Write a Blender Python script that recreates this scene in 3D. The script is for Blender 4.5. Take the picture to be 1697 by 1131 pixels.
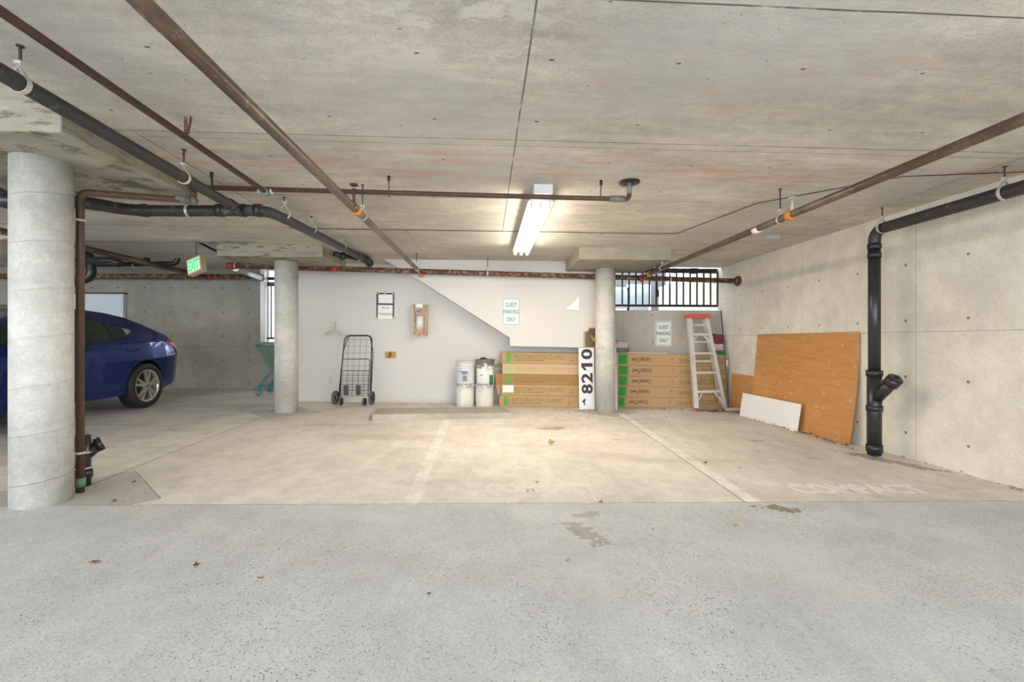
import bpy, bmesh, math, random
from mathutils import Vector, Matrix
SC = bpy.context.scene
for o in list(bpy.data.objects): bpy.data.objects.remove(o)
COL = SC.collection
R = math.radians
random.seed(7)
V3 = Vector

# ---------------------------------------------------------------- camera, world, light, exposure
H = 1.10            # eye height
YAW = math.atan(43.5/750)
cam = bpy.data.cameras.new('camera'); co = bpy.data.objects.new('camera', cam); COL.objects.link(co)
co.location = (0, 0, H); co.rotation_euler = (R(90), 0, -YAW)
cam.sensor_width = 36; cam.lens = 750/1697*36; cam.clip_start = .05; cam.clip_end = 200
SC.camera = co
w = bpy.data.worlds.new('sky'); SC.world = w; w.use_nodes = True
bg = w.node_tree.nodes['Background']; bg.inputs[0].default_value = (.88, .94, 1, 1); bg.inputs[1].default_value = 6.0
SC.view_settings.view_transform = 'Standard'; SC.view_settings.look = 'None'
SC.view_settings.gamma = 1; SC.view_settings.use_curve_mapping = False
SC.view_settings.exposure = 0.42
SC.cycles.diffuse_bounces = 8; SC.cycles.max_bounces = 14; SC.cycles.sample_clamp_indirect = 20
TUBE = 38.0         # strength of the fluorescent tubes

# ---------------------------------------------------------------- places measured in the room
K = 0.021           # the slab falls to the right
CZ = 2.435          # ceiling height
def fz(x, y=0): return -K*x
SN, CS = math.sin(YAW), math.cos(YAW)
def ray(px, py):
    x = (px-848.5)/750; z = -(py-565.5)/750
    return V3((SN+x*CS, CS-x*SN, z))
def ft(px, py):
    r = ray(px, py); t = -H/(r.z+K*r.x); return V3((r.x*t, r.y*t, H+r.z*t))
def wy(px, py, Y):
    r = ray(px, py); t = Y/r.y; return V3((r.x*t, Y, H+r.z*t))
def wx(px, py, X):
    r = ray(px, py); t = X/r.x; return V3((X, r.y*t, H+r.z*t))

# ---------------------------------------------------------------- node helpers
class NV:
    def __init__(s, t, k): s.t = t; s.k = k
    def m(s, op, *a):
        n = s.t.nodes.new('ShaderNodeMath'); n.operation = op
        for i, v in enumerate((s,)+a):
            if isinstance(v, NV): s.t.links.new(v.k, n.inputs[i])
            else: n.inputs[i].default_value = v
        return NV(s.t, n.outputs[0])
    def __add__(s, o): return s.m('ADD', o)
    def __sub__(s, o): return s.m('SUBTRACT', o)
    def __mul__(s, o): return s.m('MULTIPLY', o)
    def __truediv__(s, o): return s.m('DIVIDE', o)
    def abs(s): return s.m('ABSOLUTE')
    def max(s, o): return s.m('MAXIMUM', o)
    def min(s, o): return s.m('MINIMUM', o)
    def mod(s, o): return s.m('FLOORED_MODULO', o)
    def ss(s, a, b):
        n = s.t.nodes.new('ShaderNodeMapRange'); n.interpolation_type = 'SMOOTHSTEP'
        s.t.links.new(s.k, n.inputs[0]); n.inputs[1].default_value = a; n.inputs[2].default_value = b
        return NV(s.t, n.outputs[0])
class Mat:
    def __init__(s, name, col=(.5,.5,.5), rough=.6, metal=0, spec=.5, coat=0):
        s.m = bpy.data.materials.new(name); s.m.use_nodes = True; s.t = s.m.node_tree
        s.b = s.t.nodes['Principled BSDF']
        s.b.inputs['Roughness'].default_value = rough; s.b.inputs['Metallic'].default_value = metal
        s.b.inputs['Specular IOR Level'].default_value = spec; s.b.inputs['Coat Weight'].default_value = coat
        s.c = None; s.col = col; s.b.inputs['Base Color'].default_value = (*col, 1); s._p = None
    def pos(s, obj=False):
        if obj:
            n = s.t.nodes.new('ShaderNodeTexCoord'); return n.outputs['Object']
        n = s.t.nodes.new('ShaderNodeNewGeometry'); return n.outputs['Position']
    def xyz(s, p):
        n = s.t.nodes.new('ShaderNodeSeparateXYZ'); s.t.links.new(p, n.inputs[0])
        return [NV(s.t, n.outputs[i]) for i in range(3)]
    def scale(s, p, v):
        n = s.t.nodes.new('ShaderNodeVectorMath'); n.operation = 'MULTIPLY'; s.t.links.new(p, n.inputs[0]); n.inputs[1].default_value = v
        return n.outputs[0]
    def noise(s, p, sc, det=4, rough=.55):
        n = s.t.nodes.new('ShaderNodeTexNoise'); s.t.links.new(p, n.inputs['Vector'])
        n.inputs['Scale'].default_value = sc; n.inputs['Detail'].default_value = det; n.inputs['Roughness'].default_value = rough
        return NV(s.t, n.outputs[0])
    def voro(s, p, sc):
        n = s.t.nodes.new('ShaderNodeTexVoronoi'); s.t.links.new(p, n.inputs['Vector']); n.inputs['Scale'].default_value = sc
        return NV(s.t, n.outputs['Distance'])
    def mix(s, fac, col):     # mix the running colour towards col by fac
        n = s.t.nodes.new('ShaderNodeMix'); n.data_type = 'RGBA'
        if s.c is None: n.inputs[6].default_value = (*s.col, 1)
        else: s.t.links.new(s.c, n.inputs[6])
        n.inputs[7].default_value = (*col, 1)
        if isinstance(fac, NV): s.t.links.new(fac.k, n.inputs[0])
        else: n.inputs[0].default_value = fac
        s.c = n.outputs[2]; return s
    def mul(s, val):          # multiply the running colour by a grey value
        n = s.t.nodes.new('ShaderNodeVectorMath'); n.operation = 'MULTIPLY'
        if s.c is None: n.inputs[0].default_value = s.col
        else: s.t.links.new(s.c, n.inputs[0])
        c = s.t.nodes.new('ShaderNodeCombineXYZ')
        for i in range(3): s.t.links.new(val.k, c.inputs[i])
        s.t.links.new(c.outputs[0], n.inputs[1]); s.c = n.outputs[0]; return s
    def bump(s, hgt, strength=.3, dist=.01):
        n = s.t.nodes.new('ShaderNodeBump'); n.inputs['Strength'].default_value = strength; n.inputs['Distance'].default_value = dist
        s.t.links.new(hgt.k, n.inputs['Height']); s.t.links.new(n.outputs[0], s.b.inputs['Normal']); return s
    def rough(s, v): s.t.links.new(v.k, s.b.inputs['Roughness']); return s
    def done(s):
        if s.c is not None: s.t.links.new(s.c, s.b.inputs['Base Color'])
        return s.m
def simple(name, col, rough=.6, metal=0, var=.12, sc=12, coat=0, spec=.5, bump=0):
    a = Mat(name, col, rough, metal, spec, coat); p = a.pos(True)
    n = a.noise(p, sc, 4); a.mul(n*(2*var)+(1-var))
    if bump: a.bump(n, bump, .004)
    return a.done()
def emis(name, col, st):
    a = Mat(name, col); a.b.inputs['Emission Color'].default_value = (*col, 1); a.b.inputs['Emission Strength'].default_value = st
    return a.m
def line(c, at, wd):         # 1 on the line c = at, width wd
    return (c-at).abs().ss(wd, wd*.35)
def near(v, lo, hi): return (v-(lo+hi)/2).abs().ss((hi-lo)/2+.004, (hi-lo)/2-.004)

# ---------------------------------------------------------------- materials
def m_ceiling():
    a = Mat('cast_concrete_ceiling', (.585, .54, .47), .85, spec=.2); p = a.pos(); x, y, z = a.xyz(p)
    n1 = a.noise(a.scale(p, (.6, 1.2, 1)), 1.2, 7, .62); n2 = a.noise(a.scale(p, (1, 4.5, 1)), 2.6, 6, .68); n3 = a.noise(p, 60, 4, .7); n4 = a.noise(p, 9, 6, .7)
    a.mul(n1.ss(.28, .72)*.34+.80); a.mul(n2.ss(.28, .72)*.22+.88); a.mul(n4.ss(.3, .7)*.16+.92); a.mul(n3.ss(.25, .75)*.22+.89)
    a.mix(a.noise(p, .6, 4).ss(.46, .62)*.5, (.50, .49, .465))
    wob = a.noise(p, 2.5, 3)*.03-.015
    red = a.noise(a.scale(p, (.8, 5, 1)), 1.7, 5, .7).ss(.50, .64)*(y+wob*4-3.42).abs().ss(.50, .1)
    a.mix(red*.5, (.60, .26, .16))
    red2 = a.noise(a.scale(p, (1, 2.5, 1)), 3.1, 5, .7).ss(.52, .66)*(x-1.6).abs().ss(1.6, .2)*(y-2.3).abs().ss(.5, .1)
    a.mix(red2*.5, (.58, .36, .29))
    pale = a.noise(a.scale(p, (1, 1.6, 1)), 2.3, 6, .75).ss(.50, .56)*(x+.35).abs().ss(1.0, .3)*(y-1.95).abs().ss(.45, .1)
    a.mix(pale*.85, (.68, .65, .56))
    # formwork joints, 1.2 m sheets
    brk = a.noise(p, 5, 4).ss(.30, .5)
    L = None
    for c, at, wd in ((y, 1.745, .007), (y, 3.0, .006), (y, 3.09, .004), (y, 4.24, .006), (y, 5.46, .009), (y, 6.45, .004), (y, .52, .008), (y, 7.35, .004), (y, 8.7, .008)):
        l = line(c+wob*.35, at, wd); L = l if L is None else L.max(l)
    vx = line(x+wob*.3, .2, .006)*(y-5.46).ss(.02, -.02)
    v2 = line(x+wob*.3, -2.24, .006)*(y-3.0).ss(0, .02); v3 = line(x+wob*.3, 1.45, .005)*(y-5.46).ss(0, .02); v4 = line(x+wob*.3, 3.9, .006)
    v5 = line(x+wob*.3, -3.5, .006); v6 = line(x+wob*.3, -.95, .004)*(y-5.46).ss(0, .02)
    L = L.max(vx).max(v2).max(v3).max(v4).max(v5).max(v6)
    a.mix(L*brk*.85, (.10, .088, .07))
    # nail and form-tie marks on a loose grid
    gx = (x+wob*3).mod(.62)-.31; gy = (y+wob*3).mod(.61)-.30
    d = (gx*gx+gy*gy*3.0).m('SQRT'); a.mix(d.ss(.017, .009)*a.noise(p, 3.1, 2).ss(.36, .44)*.9, (.09, .08, .07))
    a.mix(a.voro(a.scale(p, (1, 2.2, 1)), 5.5).ss(.060, .035)*a.noise(p, 1.3, 2).ss(.42, .5)*.9, (.09, .075, .06))
    a.mix(a.voro(p, 16).ss(.08, .04)*a.noise(p, 2.3, 2).ss(.46, .54)*.7, (.15, .13, .11))
    a.mix(a.noise(a.scale(p, (9, 1.5, 1)), 3, 2).ss(.70, .74)*a.noise(p, .9, 2).ss(.55, .7)*.4, (.75, .74, .70))
    a.bump(n2+n3*.4-L*1.5, .35, .01)
    return a.done()
def ellipse(x, y, cx, cy, rx, ry, rot=0):
    c, s = math.cos(rot), math.sin(rot); dx = x-cx; dy = y-cy
    u = (dx*c+dy*s)/rx; v = (dy*c-dx*s)/ry
    return (u*u+v*v).m('SQRT')
def m_floor():
    a = Mat('worn_concrete_floor', (.66, .625, .57), .8, spec=.25); p = a.pos(); x, y, z = a.xyz(p)
    n1 = a.noise(p, .8, 6, .6); n2 = a.noise(a.scale(p, (1.6, .8, 1)), 2.6, 6, .65); n3 = a.noise(p, 90, 3, .7); n4 = a.noise(p, 9, 5, .7)
    a.mul(n1.ss(.28, .72)*.22+.86); a.mul(n2.ss(.28, .72)*.16+.90); a.mul(n4.ss(.3, .7)*.14+.93)
    wob = (n2-.5)*.02
    lane = (y-x*.014+wob*.6-3.07).ss(.006, -.006)
    dm1 = ((x+2.80).abs()+(y-3.16).abs()).ss(.64, .62); dm2 = ((x+2.93).abs()+(y-6.78).abs()).ss(.55, .53); dm3 = ((x-1.93).abs()+(y-7.2).abs()).ss(.55, .53)
    patch = dm1.max(dm2).max(dm3)
    a.mix(lane, (.545, .558, .56))
    n5 = a.noise(p, 2.0, 6, .7); lg = lane*(n5.ss(.3, .7)*.20+.87)+(lane*-1+1); a.mul(lg)
    a.mix(patch*(lane*-1+1)*.75, (.41, .40, .37))
    # exposed aggregate on the lane
    sp = a.voro(p, 85).ss(.36, .24)*a.noise(p, 40, 2).ss(.50, .56)*(a.noise(p, 1.6, 4).ss(.38, .62)*.7+.3)
    rg = lane.max(patch*.9)
    a.mix(sp*rg*.85, (.16, .15, .14)); sp2 = a.voro(p, 60).ss(.22, .1)*a.noise(p, 30, 2).ss(.52, .64)
    a.mix(sp2*rg*.6, (.74, .73, .70)); a.mul(n3.ss(.2, .8)*.34+.83)
    dk = a.noise(p, 1.3, 4).ss(.54, .68)*rg; a.mix(dk*sp*.5, (.12, .11, .10))
    # faded painted stall lines and joints
    bay = (lane*-1+1)
    wear = a.noise(p, 7, 5, .75).ss(.36, .58)
    for cx, k, wd, f in ((-.50, .012, .045, .62), (1.89, -.058, .05, .95)):
        xx = x+(y-3.1)*k if k > 0 else x+(y-3.1)*k
        a.mix((xx-cx).abs().ss(wd+.012, wd-.004)*bay*wear*f*(y-7.0).ss(.02, -.02), (.82, .80, .76))
    cr = line(x-(y-3.1)*.058+wob*.5, 1.83, .008)*bay*(y-7.0).ss(0, -.02)
    cr2 = line(x+(y-3.57)*.069+wob*.5, -2.86, .007)*bay*(y-6.4).ss(0, -.02)
    a.mix((x+(y-3.57)*.069+2.93).abs().ss(.05, .03)*bay*wear*.3*(y-6.4).ss(0, -.02), (.80, .79, .75))
    cr2 = cr2.max(line(y-x*.014+wob*.6, 3.07, .006))
    cr2 = cr2.max(line((x+2.80).abs()+(y-3.16).abs()+wob, .63, .007)*bay)
    a.mix(cr.max(cr2)*a.noise(p, 6, 3).ss(.3, .45)*.8, (.16, .14, .115))
    # streaks of wheels and damp stains, each with its own outline
    st = None
    wob2 = (a.noise(p, 8, 5, .6)-.5)*3.6; wob3 = (a.noise(p, 26, 4)-.5)*2.2
    for cx, cy, rx, ry, ro, f in ST:
        e = (ellipse(x, y, cx, cy, rx, ry, ro)+wob2+wob3).ss(1.0, .86)*f
        st = e if st is None else st.max(e)
    a.mix(st, (.235, .195, .145))
    soft = (a.noise(a.scale(p, (.45, 1.2, 1)), 1.1, 5, .6)).ss(.52, .70)*bay
    a.mix(soft*.5, (.40, .345, .27))
    a.mix(a.noise(a.scale(p, (5, .6, 1)), 1.7, 5, .7).ss(.56, .68)*.22, (.72, .70, .66))
    tr = a.noise(a.scale(p, (.35, 3, 1)), 2.5, 4).ss(.58, .70)*(x+3.0).ss(0, -.6)*bay
    a.mix(tr*.5, (.34, .31, .27))
    a.mix(a.voro(p, 7).ss(.030, .018)*a.noise(p, 1.9, 2).ss(.5, .58)*.8, (.17, .14, .10))
    a.bump(n3*(rg*.8+.2)+sp*rg*-.6-cr.max(cr2)*2, .35, .006)
    return a.done()
_s = lambda px, py: ft(px, py)
ST = []
for px, py, rx, ry, ro, f in ((918, 710, .20, .10, .2, .75), (1020, 729, .08, .04, 0, .5), (972, 853, .10, .045, .2, .40), (968, 884, .07, .15, .45, .55),
                              (948, 869, .10, .03, 0, .35), (1296, 844, .14, .05, -.45, .9), (1470, 764, .42, .10, -1.15, .7), (1252, 731, .10, .05, 0, .5),
                              (1240, 696, .5, .05, 0, .0), (160, 932, .05, .02, 0, .7), (1350, 760, .10, .03, .0, .3), (560, 705, .5, .08, .1, .28)):
    q = _s(px, py); ST.append((q.x, q.y, rx, ry, ro, f))
def m_wallconc(name, base, axis, hz=(), vt=(), tie=(.62, .55), off=(0, 0), stain=.3, rad=.017):
    a = Mat(name, base, .85, spec=.2); p = a.pos(); x, y, z = a.xyz(p); u = y if axis == 'y' else x
    n1 = a.noise(p, 1.3, 6, .6); n2 = a.noise(p, 6, 5, .65); n3 = a.noise(p, 60, 3)
    a.mul(n1.ss(.28, .72)*.20+.88); a.mul(n2.ss(.28, .72)*.14+.93); a.mul(n3.ss(.25, .75)*.14+.93)
    wob = n2*.02-.01
    a.mix(a.noise(a.scale(p, (1, 1, .35)), 2.1, 5, .7).ss(.54, .72)*stain, tuple(c*.72 for c in base))
    a.mix(a.noise(p, 1.7, 4).ss(.56, .7)*.35, tuple(min(.9, c*1.18) for c in base))
    L = None
    for h in hz:
        l = line(z+wob, h, .006); L = l if L is None else L.max(l)
    for h in vt:
        l = line(u+wob, h, .005); L = l if L is None else L.max(l)
    if L is not None: a.mix(L*.6, tuple(c*.35 for c in base))
    gu = (u+wob+off[0]).mod(tie[0])-tie[0]/2; gz = (z+wob+off[1]).mod(tie[1])-tie[1]/2
    d = (gu*gu+gz*gz).m('SQRT'); T = d.ss(rad, rad*.6)
    a.mix(T*.8, (.10, .09, .08))
    a.mix(a.voro(p, 11).ss(.05, .03)*a.noise(p, 1.9, 2).ss(.48, .56)*.7, tuple(c*.32 for c in base))
    a.mix(a.voro(p, 30).ss(.07, .03)*a.noise(p, 2.9, 2).ss(.5, .6)*.6, tuple(c*.4 for c in base))
    a.bump(n3*.5+n2-T*2, .3, .008)
    return a.done()
MC = m_ceiling(); MF = m_floor()
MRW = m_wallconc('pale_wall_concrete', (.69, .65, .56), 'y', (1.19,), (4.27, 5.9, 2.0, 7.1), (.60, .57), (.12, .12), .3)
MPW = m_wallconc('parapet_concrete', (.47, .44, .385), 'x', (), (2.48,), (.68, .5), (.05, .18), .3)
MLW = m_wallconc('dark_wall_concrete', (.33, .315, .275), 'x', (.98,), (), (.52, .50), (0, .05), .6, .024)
def m_panel():
    a = Mat('stained_panel_concrete', (.36, .335, .27), .85, spec=.2); p = a.pos(); n = a.noise(p, 4, 6, .65); n2 = a.noise(a.scale(p, (2, 2, 5)), 3, 6, .7)
    a.mul(n.ss(.3, .7)*.25+.85); a.mix(n2.ss(.46, .62)*.45, (.30, .27, .18)); x, y, z = a.xyz(p)
    a.mix(a.noise(a.scale(p, (1.2, 1.2, 6)), 4, 6, .7).ss(.52, .60)*(x+2.2).ss(0, -.3)*.75, (.11, .10, .06)); a.mix(a.noise(p, 70, 3).ss(.55, .7)*.4, (.25, .23, .19)); return a.bump(n2, .3, .01).done()
MDP = m_panel()
def m_column():
    a = Mat('spiral_tube_concrete', (.53, .52, .475), .85, spec=.2); p = a.pos(True); x, y, z = a.xyz(p)
    n1 = a.noise(p, 3, 6, .6); n2 = a.noise(p, 14, 5, .7); n3 = a.noise(p, 70, 2)
    a.mul(n1.ss(.28, .72)*.24+.86); a.mul(n2.ss(.28, .72)*.20+.90); a.mul(n3.ss(.25, .75)*.14+.93)
    ang = x.m('ARCTAN2', y*-1)
    sp = (z-ang*(.13/6.2832)+(n1-.5)*.02).mod(.30)-.15
    a.mix(sp.abs().ss(.007, .001)*.22, (.26, .26, .25)); a.mix((sp-.022).abs().ss(.022, .004)*.20, (.64, .63, .59))
    a.mix(a.voro(p, 22).ss(.07, .04)*a.noise(p, 4, 2).ss(.5, .56)*.8, (.16, .15, .13))
    a.mix(a.noise(a.scale(p, (3, 3, .6)), 2, 5, .7).ss(.58, .7)*.3, (.36, .35, .31))
    a.bump(n2*.6+sp.abs().ss(.01, .0)*.8, .3, .006)
    return a.done()
MCOL = m_column()
def m_white():
    a = Mat('painted_white_wallboard', (.61, .595, .565), .55, spec=.3); p = a.pos(); x, y, z = a.xyz(p)
    a.mul(a.noise(p, 1.2, 5)*.07+.965); n = a.noise(p, 40, 3); a.mul(n*.04+.98)
    a.mix(a.voro(p, 6).ss(.028, .012)*a.noise(p, 1.1, 2).ss(.5, .6)*.6, (.35, .31, .25))
    a.mix((z+a.noise(p, 9, 4)*.05).ss(.16, .06)*.35, (.52, .48, .40))
    a.mix(a.noise(a.scale(p, (1, 1, 3)), 2, 5, .7).ss(.66, .74)*.18, (.62, .57, .49))
    return a.bump(n, .08, .004).done()
MW = m_white()
def m_rust(name, base, spot, amt=.5):
    a = Mat(name, base, .5, 0, .4); p = a.pos(); n = a.noise(p, 18, 5, .7); n2 = a.noise(p, 5, 4)
    a.mul(n2*.5+.75); a.mix(n.ss(.5, .62)*amt, spot); a.rough(n*.4+.3); return a.bump(n, .3, .003).done()
MBR = m_rust('brown_steel_pipe', (.085, .042, .028), (.16, .085, .058), .4)
MMAIN = m_rust('rusty_main_pipe', (.095, .042, .028), (.42, .27, .16), .8)
def m_galv():
    a = Mat('weathered_steel_pipe', (.22, .165, .125), .28, .55, .6); p = a.pos(); n = a.noise(p, 26, 5, .7); n2 = a.noise(p, 3, 5, .6)
    a.mix(n2.ss(.36, .55)*.75, (.10, .056, .040)); a.mix(n.ss(.58, .68)*.4, (.50, .45, .38)); a.rough(n*.35+.22); return a.bump(n, .15, .002).done()
MGV = m_galv()
MABS = simple('black_abs_pipe', (.022, .022, .024), .32, var=.3, sc=9)
def m_dusty():
    a = Mat('dusty_black_pipe', (.030, .029, .029), .45); p = a.pos(); n = a.noise(p, 14, 6, .75)
    a.mix(n.ss(.55, .70)*.4, (.30, .28, .25)); a.rough(n*.5+.25); return a.done()
MDB = m_dusty()
MHG = simple('galvanised_hanger', (.62, .61, .58), .4, .5)
MROD = simple('dark_threaded_rod', (.06, .045, .04), .6)
MOR = simple('orange_coupling', (.62, .22, .05), .45)
MRED = simple('red_coupling', (.42, .03, .02), .4)
MTAPE = simple('white_tape', (.85, .83, .78), .5)
MBLK = simple('black_paint', (.012, .012, .016), .35)
MMET = simple('bare_aluminium', (.66, .65, .62), .38, .5, var=.15, sc=20)
MWP = simple('white_plastic', (.74, .74, .72), .42, var=.06)
MWF = simple('white_enamel', (.85, .85, .84), .35, var=.03)
MGL = Mat('window_glass', (.08, .12, .12), .04, 0, .8, 0).m
MTUBE = emis('fluorescent_tube_glow', (1, .90, .76), TUBE)
MFELT = simple('blotched_grey', (.3, .3, .3), .7)
def m_card(name, base):
    a = Mat(name, base, .8, spec=.2); p = a.pos(True); n = a.noise(a.scale(p, (1, 6, 14)), 6, 4); a.mul(n*.12+.94)
    a.mix(a.noise(p, 3, 4).ss(.58, .72)*.2, tuple(c*.8 for c in base)); return a.done()
MCARD = [m_card('cardboard', (.47, .305, .16)), m_card('faded_cardboard', (.57, .405, .25)), m_card('brown_cardboard', (.38, .225, .09))]
MG = [simple('printed_green', (.085, .33, .035), .6, var=.05), simple('faded_green', (.33, .50, .20), .6, var=.05), simple('strong_green', (.01, .27, .025), .6, var=.05)]
MOL = [simple('olive_ink', (.17, .165, .03), .6), simple('faded_ink', (.42, .36, .16), .6)]
MINK = simple('black_ink', (.035, .03, .028), .6)
MSG = simple('sign_green', (.03, .17, .10), .4)
def m_ply():
    a = Mat('orange_plywood', (.52, .255, .09), .55, spec=.3); p = a.pos(True); x, y, z = a.xyz(p)
    n = a.noise(a.scale(p, (1, .5, 6)), 3, 6, .7); a.mul(n.ss(.3, .7)*.22+.88); n2 = a.noise(a.scale(p, (1, 2, 40)), 3, 3); a.mul(n2.ss(.3, .7)*.16+.92)
    a.mix(a.noise(p, 1.3, 4).ss(.5, .7)*.3, (.66, .38, .17))
    v = a.voro(a.scale(p, (1, 1, 1)), 6.5); msk = a.noise(p, 1.7, 2).ss(.28, .36)
    a.mix(v.ss(.20, .13)*v.ss(.05, .11)*msk*.55, (.74, .45, .17)); a.mix(v.ss(.10, .06)*msk*.8, (.30, .11, .025))
    return a.bump(n, .15, .003).done()
MPLY = m_ply()
MPLYE = simple('plywood_edge', (.28, .16, .08), .7)

# ---------------------------------------------------------------- mesh helpers
class MB:
    def __init__(s): s.v = []; s.f = []; s.sm = []; s.mi = []
    def add(s, vs, fs, smooth=False, mi=0):
        o = len(s.v); s.v += [V3(v) for v in vs]
        for f in fs: s.f.append([i+o for i in f]); s.sm.append(smooth); s.mi.append(mi)
        return s
    def box(s, c, d, M=None, mi=0, taper=None):
        c = V3(c); x, y, z = d[0]/2, d[1]/2, d[2]/2
        vs = []
        for sz in (-1, 1):
            k = 1 if (taper is None or sz < 0) else taper
            for sx, sy in ((-1, -1), (1, -1), (1, 1), (-1, 1)): vs.append(V3((sx*x*k, sy*y*k, sz*z)))
        if M is not None: vs = [M @ v for v in vs]
        return s.add([v+c for v in vs], [(3,2,1,0),(4,5,6,7),(0,1,5,4),(1,2,6,5),(2,3,7,6),(3,0,4,7)], False, mi)
    def bb(s, a, b, mi=0):
        a, b = V3(a), V3(b); return s.box((a+b)/2, [abs(b[i]-a[i]) for i in range(3)], None, mi)
    def bar(s, p0, p1, w_, h_, up=(0, 0, 1)):
        p0, p1 = V3(p0), V3(p1); d = (p1-p0); L = d.length; d.normalize(); up = V3(up)
        sd = d.cross(up)
        if sd.length < 1e-4: sd = d.cross(V3((1, 0, 0)))
        sd.normalize(); u = sd.cross(d)
        M = Matrix((sd, d, u)).transposed()
        return s.box((p0+p1)/2, (w_, L, h_), M)
    def tube(s, pts, r, seg=14, caps=True, closed=False, rs=None):
        pts = [V3(p) for p in pts]; n = len(pts); rings = []; u = None
        for i, p in enumerate(pts):
            if closed: t = pts[(i+1) % n]-pts[i-1]
            else: t = (pts[min(i+1, n-1)]-pts[max(i-1, 0)])
            t.normalize()
            if u is None:
                u = t.cross(V3((0, 0, 1)))
                if u.length < 1e-3: u = t.cross(V3((1, 0, 0)))
            else: u = u-t*u.dot(t)
            u.normalize(); v = t.cross(u); rr = rs[i] if rs else r
            rings.append([p+(u*math.cos(2*math.pi*k/seg)+v*math.sin(2*math.pi*k/seg))*rr for k in range(seg)])
        vs = [q for g in rings for q in g]; fs = []
        m = n if closed else n-1
        for i in range(m):
            j = (i+1) % n
            for k in range(seg):
                l = (k+1) % seg; fs.append((i*seg+k, i*seg+l, j*seg+l, j*seg+k))
        s.add(vs, fs, True)
        if caps and not closed:
            s.add(rings[0], [list(range(seg))[::-1]]); s.add(rings[-1], [list(range(seg))])
        return s
    def cyl(s, p0, p1, r, seg=20, r1=None): return s.tube([p0, p1], r, seg, rs=[r, r if r1 is None else r1])
    def lathe(s, prof, c=(0,0,0), seg=32, M=None):   # prof: (r, z) around local z
        c = V3(c); vs = []
        for r, z in prof:
            for k in range(seg):
                a = 2*math.pi*k/seg; v = V3((r*math.cos(a), r*math.sin(a), z))
                vs.append((M @ v if M else v)+c)
        fs = [(i*seg+k, i*seg+(k+1) % seg, (i+1)*seg+(k+1) % seg, (i+1)*seg+k) for i in range(len(prof)-1) for k in range(seg)]
        return s.add(vs, fs, True)
    def prism(s, poly, d, fn, mi=0):     # poly in 2D, extruded by d; fn maps (u, v, w) to 3D
        n = len(poly); vs = [fn(u, v, 0) for u, v in poly]+[fn(u, v, d) for u, v in poly]
        s.add(vs, [list(range(n)), list(range(n, 2*n))[::-1]]+[(i, (i+1) % n, n+(i+1) % n, n+i) for i in range(n)], False, mi); return s
    def ball(s, c, r, n=12, m_=8, sc=(1, 1, 1)):
        prof = [(r*math.sin(math.pi*i/m_)+1e-5, -r*math.cos(math.pi*i/m_)) for i in range(m_+1)]
        return s.lathe(prof, c, n, Matrix.Diagonal(sc))
    def build(s, name, mats, parent=None, org=None, bevel=0, auto=True, local=False):
        me = bpy.data.meshes.new(name)
        if local: org_ = V3((0, 0, 0))
        elif parent is not None:
            r = parent
            while r.parent: r = r.parent
            org_ = r.location.copy()
        elif org is not None: org_ = V3(org)
        else:
            xs = [v.x for v in s.v]; ys = [v.y for v in s.v]; zs = [v.z for v in s.v]
            org_ = V3(((min(xs)+max(xs))/2, (min(ys)+max(ys))/2, min(zs)))
        me.from_pydata([tuple(v-org_) for v in s.v], [], s.f)
        bm = bmesh.new(); bm.from_mesh(me); bmesh.ops.remove_doubles(bm, verts=bm.verts, dist=1e-6)
        bmesh.ops.recalc_face_normals(bm, faces=bm.faces); bm.to_mesh(me); bm.free()
        if not isinstance(mats, (list, tuple)): mats = [mats]
        for m_ in mats: me.materials.append(m_)
        if len(me.polygons) == len(s.f):
            for p, sm, mi in zip(me.polygons, s.sm, s.mi): p.use_smooth = sm; p.material_index = mi
        o = bpy.data.objects.new(name, me); COL.objects.link(o)
        if parent is not None: o.parent = parent
        elif not local: o.location = org_
        if bevel:
            b = o.modifiers.new('bevel', 'BEVEL'); b.width = bevel; b.segments = 2; b.limit_method = 'ANGLE'
        return o
def tag(o, label, cat, group=None, kind=None):
    if kind: o['kind'] = kind
    if label: o['label'] = label
    if cat: o['category'] = cat
    if group: o['group'] = group
    return o
def thing(name, label, cat, loc, rot=None, group=None):
    o = bpy.data.objects.new(name, None); COL.objects.link(o); o.location = loc; o.empty_display_size = .1
    if rot: o.rotation_euler = rot
    return tag(o, label, cat, group)
def struct(o): o['kind'] = 'structure'; return o
def plab(o, l): o['label'] = l; return o
def fillet(pts, r, n=6):
    pts = [V3(p) for p in pts]; out = [pts[0]]
    for a, b, c in zip(pts, pts[1:], pts[2:]):
        d1 = (a-b); d2 = (c-b); k = min(r, d1.length*.45, d2.length*.45); p = b+d1.normalized()*k; q = b+d2.normalized()*k
        for i in range(n+1):
            t = i/n; out.append(p*(1-t)**2+b*2*t*(1-t)+q*t*t)
    out.append(pts[-1]); return out
def face_front(c, tilt=0, roll=0): # x right, y up, z toward the lane (-Y)
    M = Matrix(((1, 0, 0), (0, 0, -1), (0, 1, 0))).to_4x4()
    return Matrix.Translation(V3(c)) @ M @ Matrix.Rotation(tilt, 4, 'X') @ Matrix.Rotation(roll, 4, 'Z')
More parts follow.
